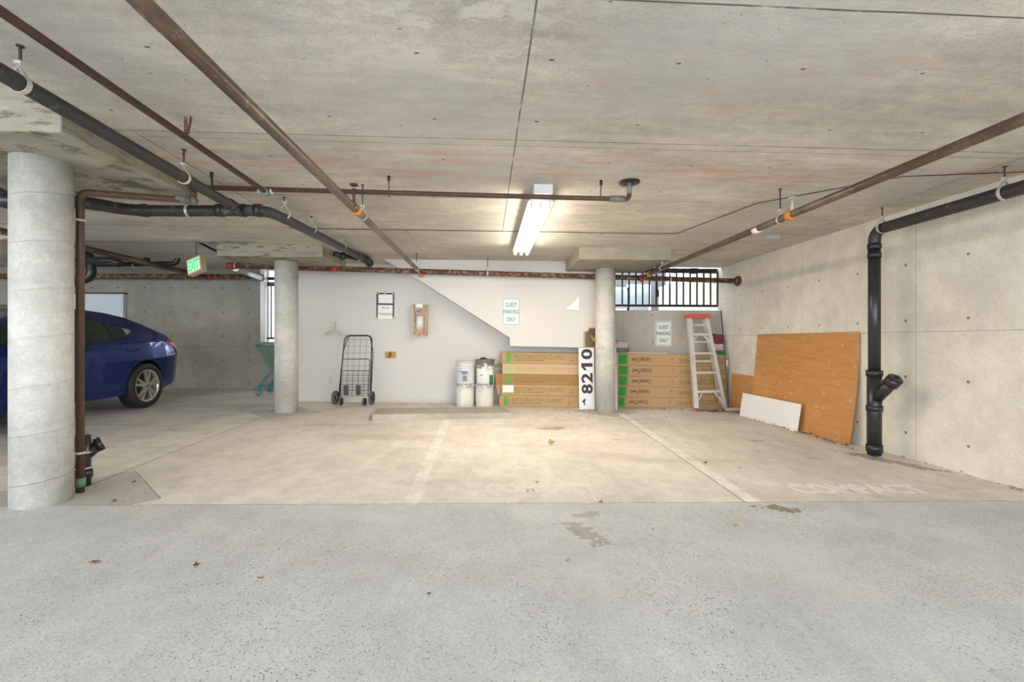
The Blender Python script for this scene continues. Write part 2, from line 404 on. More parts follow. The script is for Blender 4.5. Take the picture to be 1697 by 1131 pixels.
def text(name, s, w_, h_, mat, M, parent=None, ext=.0006, off=0, serif=False, shear=0, keep=False):
    cu = bpy.data.curves.new(name, 'FONT'); cu.body = s; cu.size = 1; cu.extrude = .001; cu.offset = off; cu.resolution_u = 3; cu.align_x = 'CENTER'
    cu.space_line = .95
    t = bpy.data.objects.new('tmp', cu); COL.objects.link(t); bpy.context.view_layer.update()
    me = bpy.data.meshes.new_from_object(t.evaluated_get(bpy.context.evaluated_depsgraph_get()))
    bpy.data.objects.remove(t); bpy.data.curves.remove(cu)
    xs = [v.co.x for v in me.vertices]; ys = [v.co.y for v in me.vertices]
    cx, cy = (min(xs)+max(xs))/2, (min(ys)+max(ys))/2; sx = w_/(max(xs)-min(xs)); sy = h_/(max(ys)-min(ys))
    inv = Matrix.Identity(4)
    if parent is not None:
        r = parent
        while r.parent: r = r.parent
        inv = r.matrix_basis.inverted()
    for v in me.vertices:
        x = (v.co.x-cx)*sx; y = (v.co.y-cy)*sy; z = ext if v.co.z > 0 else -.0004
        v.co = inv @ (M @ V3((x+shear*y, y, z)))
    me.name = name; me.materials.clear(); me.materials.append(mat)
    o = bpy.data.objects.new(name, me); COL.objects.link(o)
    if parent is not None: o.parent = parent
    return o
def ring(mb, c, axis, r, thick, w_=None, seg=24):     # band around a pipe
    axis = V3(axis).normalized(); w_ = w_ or .02; c = V3(c)
    mb.tube([c-axis*w_/2, c+axis*w_/2], r+thick, seg); return mb

# ================================================================ THE SETTING
mb = MB(); X0, X1, Y0, Y1 = -16, 4.28, -7, 9.95
mb.add([(X0, Y0, fz(X0)), (X1, Y0, fz(X1)), (X1, Y1, fz(X1)), (X0, Y1, fz(X0)), (X0, Y0, fz(X0)-.3), (X1, Y0, fz(X1)-.3), (X1, Y1, fz(X1)-.3), (X0, Y1, fz(X0)-.3)],
       [(0,1,2,3), (7,6,5,4), (0,4,5,1), (1,5,6,2), (2,6,7,3), (3,7,4,0)])
struct(mb.build('floor', MF, org=(0, 0, 0)))
mb = MB(); YS = 6.3; XS = -3.15; YO = -2.8
mb.bb((XS, YO, CZ), (4.7, 8.02, CZ+.3)); mb.bb((X0, YO, CZ), (XS, YS, CZ+.3)); mb.bb((X0, YS, CZ+.16), (XS, 9.95, CZ+.46))
struct(mb.build('ceiling', MC, org=(0, 0, CZ)))
mb = MB(); mb.bb((X0, YO+.3, CZ+.46), (4.7, 8.02, 8)); struct(mb.build('wall_upper', simple('upper_render', (.5, .49, .46), .8), org=(0, 3, CZ+.46)))  # upper storeys out of view, added to shade the neighbouring house
mb = MB(); mb.bb((X1, -2.8, -.6), (4.7, 11.0, CZ+.0)); struct(mb.build('wall_right', MRW, org=(X1, 0, 0)))
mb = MB(); mb.bb((-3.3, 7.95, -.3), (2.02, 8.15, CZ)); struct(mb.build('wall_back', MW, org=(0, 7.95, 0)))
# underside of the stairs: a white boxed-in panel with a sloping lower edge
YP = 7.50
poly = [(-1.66, CZ), (wy(700, 468, YP).x, wy(700, 468, YP).z), (.40, wy(845, 560, YP).z), (.40, wy(845, 574, YP).z), (1.98, wy(960, 577, YP).z), (1.98, CZ)]
mb = MB(); mb.prism(poly, 8.0-YP, lambda u, v, d: V3((u, YP+d, v))); struct(mb.build('wall_stair_soffit', MW, org=(0, YP, 1)))
mb = MB(); mb.bb((2.02, 8.02, -.3), (X1, 8.22, 1.655)); struct(mb.build('wall_parapet', MPW, org=(3, 8.02, 0)))
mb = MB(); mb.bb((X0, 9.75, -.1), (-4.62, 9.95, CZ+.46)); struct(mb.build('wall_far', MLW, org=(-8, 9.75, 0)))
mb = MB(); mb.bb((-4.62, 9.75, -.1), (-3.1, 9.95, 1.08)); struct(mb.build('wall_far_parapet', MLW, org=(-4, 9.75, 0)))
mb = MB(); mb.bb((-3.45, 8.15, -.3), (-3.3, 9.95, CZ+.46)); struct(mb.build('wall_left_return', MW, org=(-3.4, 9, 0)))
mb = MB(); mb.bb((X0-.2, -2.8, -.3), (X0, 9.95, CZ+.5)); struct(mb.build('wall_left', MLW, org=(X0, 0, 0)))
mb = MB(); mb.bb((-4.68, 9.70, 1.08), (-4.60, 9.80, CZ+.2)); struct(mb.build('trim_lit_edge', MWF, org=(-4.64, 9.75, 1.08)))  # white strip stands in for the daylight on the far wall's edge

# ================================================================ COLUMNS
def column(loc, r, pan, zt, label):
    t = thing('concrete_column', label, 'column', loc)
    x, y, z = loc
    mb = MB(); mb.lathe([(0.001, -.02), (r, -.02), (r, zt-z), (.001, zt-z)], (0, 0, 0), 64); mb.v = [v+V3(loc) for v in mb.v]; mb.build('shaft', MCOL, t)
    mb = MB(); mb.bb((pan[0], pan[2], zt), (pan[1], pan[3], CZ+.02)); mb.build('drop_panel', MDP, t, bevel=.008)
    return t
BP = 2.262
column((-2.865, 3.10, fz(-2.865)), .150, (-4.6, -2.36, 2.66, 3.86), BP, 'thick round concrete column nearest the camera, beside a brown pipe')
column((-2.925, 6.83, fz(-2.92)), .158, (-3.68, -2.26, 6.42, 7.46), BP, 'round concrete column between the blue car and the black folding cart')
column((1.925, 7.2, fz(1.92)), .160, (1.33, 2.66, 6.36, 7.49), BP, 'round concrete column right of the white 8210 board')

# ================================================================ PIPES
def hanger(parent, c, r, ax, ztop=CZ, mat=None):
    """ring strap around a pipe on a threaded rod"""
    c = V3(c); ax = V3(ax).normalized(); sd = ax.cross(V3((0, 0, 1))).normalized()
    mb = MB(); n = 20; R_ = r+.004
    pts = []
    for k in range(n+1):
        a = R(-230+280*k/n); pts.append(c+sd*math.cos(a)*R_+V3((0, 0, 1))*math.sin(a)*R_)
    top = c+V3((0, 0, r+.055)); pts = [top-sd*.012]+pts[::-1]+[top+sd*.012]
    for p, q in zip(pts, pts[1:]): mb.bar(p, q, .022, .004, (q-p).cross(ax))
    mb.box(top, (.03, .03, .014))
    h = mb.build('pipe_hanger', mat or MHG, parent)
    mb = MB(); mb.cyl(top-V3((0, 0, .01)), (c.x, c.y, ztop), .006, 8); mb.cyl((c.x, c.y, ztop-.005), (c.x, c.y, ztop), .015, 12)
    mb.build('threaded_rod', MROD, h); return h
def coupling(parent, c, ax, r, mat=None, w_=.06):
    mb = MB(); c = V3(c); ax = V3(ax).normalized()
    mb.tube([c-ax*w_/2, c-ax*w_*.42, c+ax*w_*.42, c+ax*w_/2], 0, 24, rs=[r+.004, r+.012, r+.012, r+.004])
    return mb.build('coupling', mat or MOR, parent)
def pipe(name, label, pts, r, mat, fil=.06, cat='pipe', part='pipe_run'):
    pts = [V3(p) for p in pts]; t = thing(name, label, cat, pts[0])
    mb = MB(); mb.tube(fillet(pts, fil), r, 20); mb.build(part, mat, t); return t

# rusty main along the back
mA = V3((-4.62, 7.2, 2.275)); mZ = V3((4.27, 7.42, 2.115))
def onmain(x): k = (x-mA.x)/(mZ.x-mA.x); return mA.lerp(mZ, k)
t = pipe('main_sprinkler_pipe', 'thick rusty dark brown pipe running sideways past the tops of the two back columns', [onmain(-3.9), mZ], .042, MMAIN)
mb = MB(); mb.cyl(mZ-V3((.035, 0, 0)), mZ, .085, 20); mb.cyl(mZ-V3((.06, 0, 0)), mZ-V3((.03, 0, 0)), .06, 20); mb.build('wall_flange', MMAIN, t)
mb = MB(); c = onmain(-3.93); mb.tube([c+V3((-.03, 0, 0)), c+V3((.05, 0, 0))], .055, 20); mb.ball(c+V3((-.03, 0, 0)), .053, 16, 8, (.6, 1, 1)); mb.build('end_cap', MRED, t)
c = onmain(wy(557, 450, 7.3).x); mb = MB(); mb.tube([c+V3((-.03, -.01, 0)), c+V3((.03, -.01, 0))], .052, 20); mb.ball(c+V3((0, -.04, -.03)), .035); mb.build('coupling', MRED, t)
for px in (398, 808, 1112): hanger(t, onmain(wy(px, 455, 7.35).x), .042, (1, 0, -.02))
for px, off in ((410, -.2), (372, -.45)):   # black seismic braces
    c = onmain(-3.62-.15*(px == 372)); mb = MB(); mb.bar(c+V3((0, 0, .03)), c+V3((off, -.35, .30)), .03, .03); mb.box(c+V3((off, -.35, .31)), (.10, .06, .03)); mb.build('brace', MBLK, t)
c = onmain(wx(1092, 450, 2.62).x+.1); mb = MB(); mb.bar(c+V3((0, 0, .04)), V3((2.62, 6.55, CZ-.14)), .035, .02); mb.build('brace', MBLK, t)

AX, AZ = -1.05, 2.195
t = pipe('sprinkler_pipe', 'long silvery brown sprinkler pipe from the upper left to the diagonal wall edge', [(AX, -2.7, 2.15), (AX, 1.4, 2.135), (AX, 7.40, 2.205)], .031, MGV)
ya = wx(590, 338, AX).y
coupling(t, (AX, ya, 2.165), (0, 1, 0), .031)
mb = MB(); mb.tube([(AX, ya-.14, 2.165), (AX, ya-.02, 2.165)], .0345, 20); mb.build('sleeve', MGV, t)
hanger(t, (AX, wx(601, 348, AX).y, 2.168), .031, (0, 1, 0)); hanger(t, (AX, 6.95, 2.20), .031, (0, 1, 0)); hanger(t, (AX, .2, 2.14), .031, (0, 1, 0))
mb = MB(); mb.cyl((AX+.0, ya-.06, 2.19), (AX, ya-.06, CZ-.12), .012); mb.cyl((AX, ya-.06, 2.34), (AX, ya-.06, 2.352), .032, 16); mb.build('sprinkler_head', MBR, t)
mb = MB(); mb.tube([(AX, 7.30, 2.203), (AX, 7.42, 2.205)], .045, 20); mb.ball((AX, 7.41, 2.175), .045); mb.build('end_coupling', MOR, t)

BX = 2.58; BZ = 2.165
t = pipe('sprinkler_pipe', 'long shiny brown sprinkler pipe on the right ceiling with a white tape band', [(BX, -2.7, 2.16), (BX, 3.7, 2.17), (BX, 7.40, 2.155)], .031, MGV)
yb = wx(1310, 354, BX).y
coupling(t, (BX, yb, BZ), (0, 1, 0), .031); hanger(t, (BX, wx(1293, 362, BX).y, BZ), .031, (0, 1, 0)); hanger(t, (BX, 6.5, BZ), .031, (0, 1, 0)); hanger(t, (BX, .4, BZ), .031, (0, 1, 0))
mb = MB(); mb.cyl((BX, yb-.02, BZ), (BX, yb-.02, BZ+.14), .012); mb.cyl((BX, yb-.02, BZ+.135), (BX, yb-.02, BZ+.145), .032, 16); mb.build('sprinkler_head', MHG, t)
yt = wx(1254, 378, BX).y; mb = MB(); mb.tube([(BX, yt-.04, BZ-.003), (BX, yt+.04, BZ-.003)], .0325, 20); mb.build('tape_band', MTAPE, t)
coupling(t, (BX, 7.0, 2.157), (0, 1, 0), .031); mb = MB(); mb.tube([(BX, 7.33, 2.155), (BX, 7.42, 2.155)], .045, 20); mb.ball((BX, 7.40, 2.13), .046); mb.build('end_coupling', MRED, t)

CX = -1.76; DY = 3.73; DZ = 2.30
t = pipe('branch_pipe', 'thin reddish brown pipe running from the top left corner to the dark cross pipe', [(CX, -2.7, 2.31), (CX, DY, 2.295)], .019, MBR)
mb = MB(); yc = wx(308, 225, CX).y
for k in range(7):
    a = V3((CX, yc, 2.30)).lerp(V3((CX-.02, yc+.03, CZ)), k/7); mb.tube([a+V3((math.cos(q)*.008, 0, math.sin(q)*.013)) for q in [2*math.pi*i/8 for i in range(8)]], .003, 6, closed=True)
mb.bar((CX+.012, yc, 2.32), (CX+.03, yc, 2.42), .02, .003); mb.build('hanging_chain', MBR, t)
mb = MB(); mb.cyl((CX, DY-.03, 2.295), (CX, DY+.03, 2.295), .028); mb.build('tee_fitting', simple('verdigris', (.16, .24, .17), .6), t)
dr = (1.20, DY, CZ)
t = pipe('cross_pipe', 'thin dark brown pipe running sideways under the ceiling and passing below the light', [(-2.34, DY, DZ+.02), (dr[0], DY, DZ-.012), (dr[0], DY, CZ)], .0195, MBR, .04)
mb = MB(); mb.cyl((dr[0], DY, DZ+.03), (dr[0], DY, CZ-.003), .022); mb.cyl((dr[0]-.17, DY, DZ-.01), (dr[0]-.04, DY, DZ-.01), .026); mb.build('grey_fitting', simple('mottled_fitting', (.16, .17, .155), .5, var=.7, sc=30), t)
mb = MB(); mb.lathe([(.001, 0), (.09, -.001), (.085, -.012), (.03, -.014)], (dr[0], DY, CZ), 20); mb.build('ceiling_collar', MBLK, t)
for px in (353, 645, 995):
    x = wy(px, 318, DY).x; mb = MB(); mb.bar((x, DY, DZ-.03), (x, DY-.02, CZ-.03), .022, .006, (1, 0, 0)); mb.cyl((x, DY-.02, CZ-.04), (x, DY-.02, CZ), .012); mb.build('strap_hanger', MBLK, t)
for px in (430, 450):
    x = wy(px, 318, DY).x; mb = MB(); mb.tube([(x-.008, DY, DZ), (x+.008, DY, DZ)], .023, 16); mb.build('clip', MHG, t)
# short riser down beside the near column
ex, ey = wy(320, 333, DY).x, DY
q0 = V3((ex, DY, 2.215)); q1 = wy(133, 319, 3.28)
px0 = q1.x
t = pipe('brown_riser_pipe', 'reddish brown pipe dropping to the floor on the right side of the near column', [(px0, 3.28, .03), (px0, 3.28, q1.z), q0, (ex, DY, DZ+.015)], .0235, MBR, .05)
for zz in (1.93, .33): mb = MB(); mb.tube([(px0, 3.28, zz-.008), (px0, 3.28, zz+.008)], .03, 16); mb.bar((px0-.1, 3.25, zz), (px0, 3.25, zz), .02, .006); mb.build('pipe_clamp', MHG, t)
mb = MB(); mb.ball(q0, .036, 14, 8); mb.tube([q0+V3((-.09, -.08, -.01)), q0], .03, 14); mb.build('elbow_fitting', simple('mottled_elbow', (.12, .13, .10), .5, var=.8, sc=40), t)
mb = MB(); mb.cyl((px0, 3.28, .10), (px0, 3.28, .16), .030); mb.build('foot_fitting', simple('green_patina', (.10, .22, .15), .6), t)

# black drains on the left
FX = -2.10
G = [V3((-3.55, 3.50, 2.12)), wy(140, 335, 3.60), wy(215, 349, 3.98), wy(300, 350, 4.02), wy(440, 349, 4.02), wx(470, 362, -1.88), V3((-1.86, 7.28, 2.37))]
G[1].z -= .0
t = pipe('black_drain_pipe', 'thick black drain pipe bending under the ceiling from the near column to the far wall', G, .047, MDB, .16)
def collar(px_, Y, r=.055, w_=.05, ax=(1, 0, 0)):
    c = wy(px_, 349, Y); mb = MB(); ring(mb, c, ax, r, 0, w_); return mb.build('coupling', MABS, t)
for px_ in (238, 365, 402, 428): collar(px_, 4.02)
for px_, py_ in ((472, 362), (517, 385), (568, 411)):
    y = wx(px_, py_, -1.86).y; k = (y-4.35)/(7.28-4.35); hanger(t, (-1.865, y, 2.285+k*.085), .047, (0, 1, .02))
hanger(t, wy(313, 350, 4.02), .047, (1, 0, 0))
mb = MB(); mb.tube([(-1.86, 7.0, 2.355), (-1.86, 7.34, 2.37)], .058, 20); mb.ball((-1.84, 7.28, 2.34), .07, 14, 8); mb.tube([(-2.2, 6.72, 2.37), (-1.95, 7.0, 2.35)], .035, 14); mb.ball((-2.1, 6.8, 2.35), .06); mb.build('branch_fitting', MABS, t)
t = pipe('black_drain_pipe', 'dusty black drain pipe running along the nearest drop panel to a tee', [(FX, -2.7, 2.29), (FX, 2.0, 2.268), (FX, 3.82, 2.225), (FX, 4.0, 2.20)], .038, MDB, .03)
hanger(t, (FX, 2.17, 2.262), .038, (0, 1, 0)); hanger(t, (FX, 3.28, 2.238), .038, (0, 1, 0)); coupling(t, (FX, 3.88, 2.222), (0, 1, -.05), .036, MABS, .09)
a = wy(-60, 300, 3.35); b = wy(24, 333, 3.35)
t = pipe('black_drain_pipe', 'short black drain pipe end seen left of the near column top', [a, b, b+V3((.25, .06, -.02))], .05, MDB, .05)
coupling(t, b+V3((-.03, -.0, .0)), (1, .1, -.1), .048, MABS, .07)
# drain stub on the floor behind the riser
c = V3((wy(136, 700, 3.42).x, 3.42, 0))
t = thing('drain_cleanout', 'short black cleanout stub at the floor behind the brown riser pipe', 'pipe', (c.x, c.y, fz(c.x)))
mb = MB(); mb.cyl((c.x, c.y, .03), (c.x, c.y, .42), .050, 24); mb.cyl((c.x, c.y, .12), (c.x, c.y, .17), .060, 24); mb.build('stub_pipe', MABS, t)
mb = MB(); mb.cyl((c.x, c.y, .26), (c.x+.055, c.y+.07, .34), .040, 20); mb.cyl((c.x+.045, c.y+.06, .335), (c.x+.07, c.y+.085, .35), .052, 20); mb.build('cleanout_branch', MABS, t)
for z_ in (.19, .30): mb = MB(); mb.cyl((c.x, c.y, z_-.005), (c.x, c.y, z_+.005), .057); mb.build('steel_band', MHG, t)
# right wall drain
IX = 3.98
q = wx(1449, 380, IX); yv = q.y
t = pipe('black_drain_pipe', 'large black drain pipe running along the right wall and dropping down to the floor', [(IX-.02, -2.7, 2.24), (IX-.02, 3.0, 2.235), (IX, yv, 2.235), (IX, yv, .60)], .053, MDB, .12)
mb = MB(); mb.cyl((IX, yv, 2.10), (IX, yv, .70), .0535, 28); mb.build('vertical_run', MABS, t)
mb = MB()
for zz in (2.07, 1.98): mb.cyl((IX, yv, zz-.025), (IX, yv, zz+.025), .061, 24)
mb.build('coupling', MABS, t)
mb = MB(); mb.cyl((IX, yv, .02+fz(IX)), (IX, yv, .80), .063, 28)
for zz in (.77, .41): mb.cyl((IX, yv, zz-.03), (IX, yv, zz+.03), .073, 28)
mb.cyl((IX, yv, fz(IX)+.05), (IX, yv, fz(IX)+.12), .073, 28); mb.build('lower_run', MABS, t)
d0 = V3((IX, yv-.01, .50)); d1 = V3((IX+.04, yv-.20, .73))
mb = MB(); mb.cyl(d0, d1, .055, 24); mb.cyl(d1-(d1-d0)*.28, d1, .068, 24); mb.build('wye_branch', MABS, t)
mb = MB(); u = (d1-d0).normalized(); mb.cyl(d1, d1+u*.012, .056, 24); mb.box(d1+u*.02, (.03, .03, .03), u.to_track_quat('Z', 'X').to_matrix()); mb.build('cleanout_plug', MABS, t)
for px_, py_ in ((1462, 378), (1665, 318)): hanger(t, (IX-.02, min(yv-.08, wx(px_, py_, IX-.02).y), 2.235), .053, (0, 1, 0))
hanger(t, (IX-.02, .4, 2.238), .053, (0, 1, 0))

# far left pipework
def farpipe(label, pts, r, mat, fil=.05, cap=None):
    t = pipe('overhead_pipe', label, pts, r, mat, fil)
    if cap: coupling(t, pts[-1], V3(pts[-1])-V3(pts[-2]), r, cap, .10)
    return t
farpipe('long rusty brown pipe along the top of the far concrete wall', [(-15.5, 9.35, 2.33), wy(436, 459, 9.35)], .05, MMAIN)
t = farpipe('grey steel pipe slanting down behind the exit sign to the far rusty pipe', [wx(0, 372, -5.95)+V3((0, -1, 0)), wx(142, 412, -5.95), wy(345, 460, 9.2)], .045, MGV, .05, MRED)
farpipe('black pipe hung below the raised ceiling behind the near column', [wy(60, 432, 7.9), wy(190, 432, 7.9), wy(200, 438, 7.9)], .06, MABS)
t = farpipe('horizontal black drain pipe with an upturned end left of the exit sign', [wy(60, 441, 8.5), wy(292, 437, 8.5), wy(296, 422, 8.5), wy(297, 412, 8.5)], .045, MABS, .06)
hanger(t, wy(223, 440, 8.5), .045, (1, 0, 0), CZ+.16)
mb = MB(); c = wy(243, 424, 8.5); mb.cyl(c+V3((0, 0, -.12)), c+V3((0, 0, .16)), .05); mb.build('riser_stub', MABS, t)
farpipe('short silver pipe joining the rusty pipes left of the back column', [onmain(-3.88)+V3((0, .05, -.03)), wy(432, 461, 9.25)], .05, simple('silver_pipe', (.5, .48, .47), .35, .4), .05, MMAIN)
farpipe('brown pipe left of the near column under the ceiling', [wy(-90, 365, 4.6), wy(60, 395, 5.2)], .035, MMAIN)
t = farpipe('big black pipe elbow seen just right of the brown riser pipe', [wy(120, 470, 8.0), wy(152, 460, 8.0), wy(150, 425, 8.0), wy(130, 415, 8.0)], .07, MABS, .12)

# thin conduit on the ceiling
pts = [wy(480, 375, 5.46)]+[fl for fl in [V3((-1.0, 5.46, CZ-.012)), V3((.3, 5.455, CZ-.012)), V3((1.9, 5.47, CZ-.012)), V3((2.35, 5.45, CZ-.012)), V3((2.6, 4.2, CZ-.012)), V3((3.35, 3.45, CZ-.012)), V3((4.2, 3.30, CZ-.012))]]
pts[0].z = CZ-.012
mb = MB(); mb.tube(pts, .004, 6); tag(mb.build('ceiling_cable', MBLK), 'thin black cable stapled along a ceiling joint and over to the right wall', 'cable')

# ================================================================ LIGHTS
def light(x, y0, y1, label, n=2):
    t = thing('fluorescent_light', label, 'light', (x, y0, CZ))
    L = y1-y0; yc = (y0+y1)/2; zb = 2.36
    mb = MB(); mb.bb((x-.065, y0+.0, zb), (x+.065, y1, CZ)); mb.build('housing', MWF, t, bevel=.006)
    mb = MB(); mb.prism([(-.065, zb+.02), (-.112, zb-.016), (-.112, zb-.02), (.112, zb-.02), (.112, zb-.016), (.065, zb+.02)], L-.04, lambda u, v, d: V3((x+u, y0+.02+d, v))); mb.build('reflector', MWF, t)
    for sx in (-.082, 0, .082):  # middle tube is added to fill out the solid bright bar
        for k in range(n):
            a = y0+.05+k*(L-.08)/n; b = a+(L-.08)/n-.03
            mb = MB(); mb.tube([(x+sx, a, zb-.045), (x+sx, b, zb-.045)], .019, 14); mb.build('lamp_tube', MTUBE, t)
            for q_ in (a-.006, b+.006): mb = MB(); mb.bb((x+sx-.012, q_-.008, zb-.07), (x+sx+.012, q_+.008, zb-.01)); mb.build('lamp_holder', MWP, t)
    return t
light(.49, 3.98, 6.30, 'glowing ceiling strip light left of the right back column')
light(-6.6, 4.7, 6.2, 'glowing strip light at the left edge behind the near column', 1)
mb = MB(); mb.bb((.41, 3.83, 2.36), (.57, 3.98, CZ)); tag(mb.build('junction_box', simple('galvanised_box', (.62, .63, .63), .4, .2)), 'galvanised box at the near end of the glowing strip light', 'electrical box')
mb = MB(); c = V3((3.61, 5.54, CZ)); mb.bb((c.x-.09, c.y-.07, CZ-.05), (c.x+.07, c.y+.07, CZ)); tag(mb.build('junction_box', simple('grey_box', (.42, .45, .42), .5, .2), bevel=.004), 'small grey green box on the ceiling near the right wall', 'electrical box')

# exit sign
c = wy(326, 441, 6.72); t = thing('exit_sign', 'tilted beige box sign with green EXIT letters hanging left of the back column', 'exit sign', c)
Mx = face_front((0, 0, 0), roll=R(17)) ; Mx = Matrix.Translation(c) @ Matrix.Rotation(R(-20), 4, 'Z') @ Matrix.Rotation(R(-8), 4, 'X') @ Matrix.Rotation(0, 4, 'Z') @ Mx
mb = MB(); mb.box((0, 0, 0), (.255, .235, .09)); mb.v = [Mx @ v for v in mb.v]; mb.build('sign_box', simple('beige_plastic', (.50, .42, .30), .5, var=.05), t, bevel=.006)
mb = MB(); mb.box((0, 0, .046), (.215, .19, .004)); mb.v = [Mx @ v for v in mb.v]; mb.build('sign_face', emis('sign_face_glow', (.62, .80, .50), .22), t)
text('lettering', 'EXIT', .19, .16, emis('green_letter_glow', (.02, .62, .30), .45), Mx @ Matrix.Translation((0, 0, .048)), t, .002, off=.03)
mb = MB(); cz = CZ+.16; mb.cyl((c.x, c.y, c.z+.1), (c.x-.01, c.y, cz-.05), .005, 8); mb.build('stem', MROD, t)
mb = MB(); mb.box((c.x-.02, c.y, cz-.03), (.13, .13, .06)); mb.box((c.x-.02, c.y, cz-.066), (.20, .17, .012)); mb.build('canopy', simple('beige_canopy', (.52, .44, .30), .5), t)

# ================================================================ RAILINGS, OUTSIDE
def railing(x0, x1, Y, zb, zt, xs, label):
    t = thing('railing', label, 'railing', ((x0+x1)/2, Y, zb))
    mb = MB(); mb.bb((x0, Y-.02, zt-.035), (x1, Y+.02, zt+.05)); mb.build('top_rail', MBLK, t)
    mb = MB(); mb.bb((x0, Y-.02, zb-.02), (x1, Y+.02, zb+.02)); mb.build('bottom_rail', MBLK, t)
    for x in xs: mb = MB(); mb.bb((x-.011, Y-.011, zb), (x+.011, Y+.011, zt)); mb.build('baluster', MBLK, t)
    return t
YR = 8.12
xs = [wy(1020+11.25*k, 480, YR).x for k in range(1, 17)]
t = railing(2.02, 4.26, YR, wy(1100, 507, YR).z, wy(1150, 450, YR).z, xs, 'black metal railing above the grey parapet behind the ladder')
mb = MB(); zr = wy(1150, 450, YR).z; x = wy(1149, 450, YR).x; mb.box((x, YR-.03, zr), (.13, .05, .10)); mb.build('bracket', MBLK, t)
mb = MB(); x = wy(1089, 480, YR).x; mb.box((x, YR-.0, 1.97), (.05, .05, .12)); mb.cyl((x, YR, 2.3), (x, YR, 1.9), .012); mb.build('gate_latch', MBLK, t)
railing(-4.6, -3.5, 9.85, wy(445, 561, 9.85).z, wy(445, 472, 9.85).z, [wy(449.5+12.5*k, 500, 9.85).x for k in range(0, 5)], 'black metal railing in the narrow opening left of the back column')
mb = MB(); mb.bb((-4.6, 9.83, wy(445, 462, 9.85).z-.03), (-3.5, 9.87, wy(445, 462, 9.85).z+.03)); tag(mb.build('metal_bar', MBLK), 'upper black bar crossing the narrow opening left of the back column', 'bar')
# neighbouring house
def m_siding(name, base):
    a = Mat(name, base, .6); p = a.pos(); x, y, z = a.xyz(p); m_ = z.mod(.11); a.mix(m_.ss(.02, .005)*.45, tuple(c*.45 for c in base)); return a.bump(m_, .5, .02).done()
MSID = m_siding('grey_siding', (.15, .155, .165)); MSID2 = m_siding('pale_siding', (.42, .43, .45))
YH = 11.6
t = thing('neighbour_house', 'grey and white sided house seen through the railing', 'house', (4, YH, 0))
hx = lambda px: wy(px, 480, YH).x
hz = lambda py: wy(1060, py, YH).z
mb = MB(); mb.bb((-3, YH, -.3), (hx(1104), YH+.3, 7)); mb.build('grey_wall', MSID, t)
mb = MB(); mb.bb((hx(1104), YH-.7, -.3), (14, YH-.4, 7)); mb.build('white_wall', MSID2, t)
mb = MB(); mb.bb((hx(1104)-.02, YH-.72, -.3), (hx(1104)+.12, YH-.38, 7)); mb.build('corner_trim', MWF, t)
mb = MB(); mb.bb((hx(1136), YH-.73, -.3), (hx(1143), YH-.7, 7)); mb.build('corner_trim', MWF, t)
for a_, b_, c_, d_, yy in ((1000, 1039, 481, 512, YH), (1042, 1074, 476, 540, YH), (1143, 1152, 470, 560, YH-.7)):
    mb = MB(); xa, xb, za, zb_ = hx(a_), hx(b_), hz(d_), hz(c_); mb.bb((xa-.06, yy-.04, za-.06), (xb+.06, yy, zb_+.06)); f = mb.build('window_frame', MWF, t)
    mb = MB(); mb.bb((xa, yy-.05, za), (xb, yy-.035, zb_)); mb.build('window_pane', simple('pane_grey', (.30, .36, .40), .1), f)
mb = MB(); mb.bb((-30, 9.95, -1.2), (30, 60, -.3)); struct(mb.build('ground', simple('pale_ground', (.62, .62, .60), .9), org=(0, 12, -.3)))
mb = MB(); mb.bb((-14, 13.0, -.3), (-3.2, 13.3, 5)); tag(mb.build('garden_wall', simple('pale_render', (.78, .79, .80), .8)), 'pale wall outside the narrow opening behind the back column', 'wall')

# ================================================================ WALL THINGS
def guest_sign(c, h_, label, roll=0, faded=False):
    M = face_front(c, 0, roll); wd = h_*.667; t = thing('parking_sign', label, 'sign', c)
    def rr(w_, h2, r):
        o = []
        for cx, cy, a0 in ((w_/2-r, h2/2-r, 0), (-w_/2+r, h2/2-r, 90), (-w_/2+r, -h2/2+r, 180), (w_/2-r, -h2/2+r, 270)):
            for k in range(5): a = R(a0+k*22.5); o.append((cx+r*math.cos(a), cy+r*math.sin(a)))
        return o
    mb = MB(); mb.prism(rr(wd, h_, .035), .003, lambda u, v, d: M @ V3((u, v, d))); mb.build('plate', simple('sign_white', (.60, .67, .66) if faded else (.80, .82, .78), .3, var=.03), t)
    ink = simple('faded_sign_green', (.06, .19, .13), .4) if faded else MSG
    a = rr(wd-.022, h_-.022, .028); b = rr(wd-.036, h_-.036, .022); n = len(a); mb = MB()
    mb.add([M @ V3((*p, .0036)) for p in a]+[M @ V3((*p, .0036)) for p in b], [(i, (i+1) % n, n+(i+1) % n, n+i) for i in range(n)]); mb.build('border', ink, t)
    for s_, yy, w2 in (('GUEST', .115, .185), ('PARKING', .0, .255), ('ONLY', -.125, .15)):
        text('lettering', s_, w2*h_/.457, .068*h_/.457, ink, M @ Matrix.Translation((0, yy*h_/.457, .0032)), t, .0008, off=.012)
    mb = MB()
    for yy in (.205, -.205): mb.cyl(M @ V3((0, yy*h_/.457, .003)), M @ V3((0, yy*h_/.457, .006)), .006, 10)
    mb.build('bolt', MHG, t); return t
c = wy(847, 517, YP); guest_sign((c.x, YP-.001, c.z), .457, 'faded guest parking only sign on the white wall panel', 0, True)
c = wy(1099.5, 553, 8.02); guest_sign((c.x, 8.018, c.z), .457, 'dark green lettered guest parking only sign on the grey parapet')
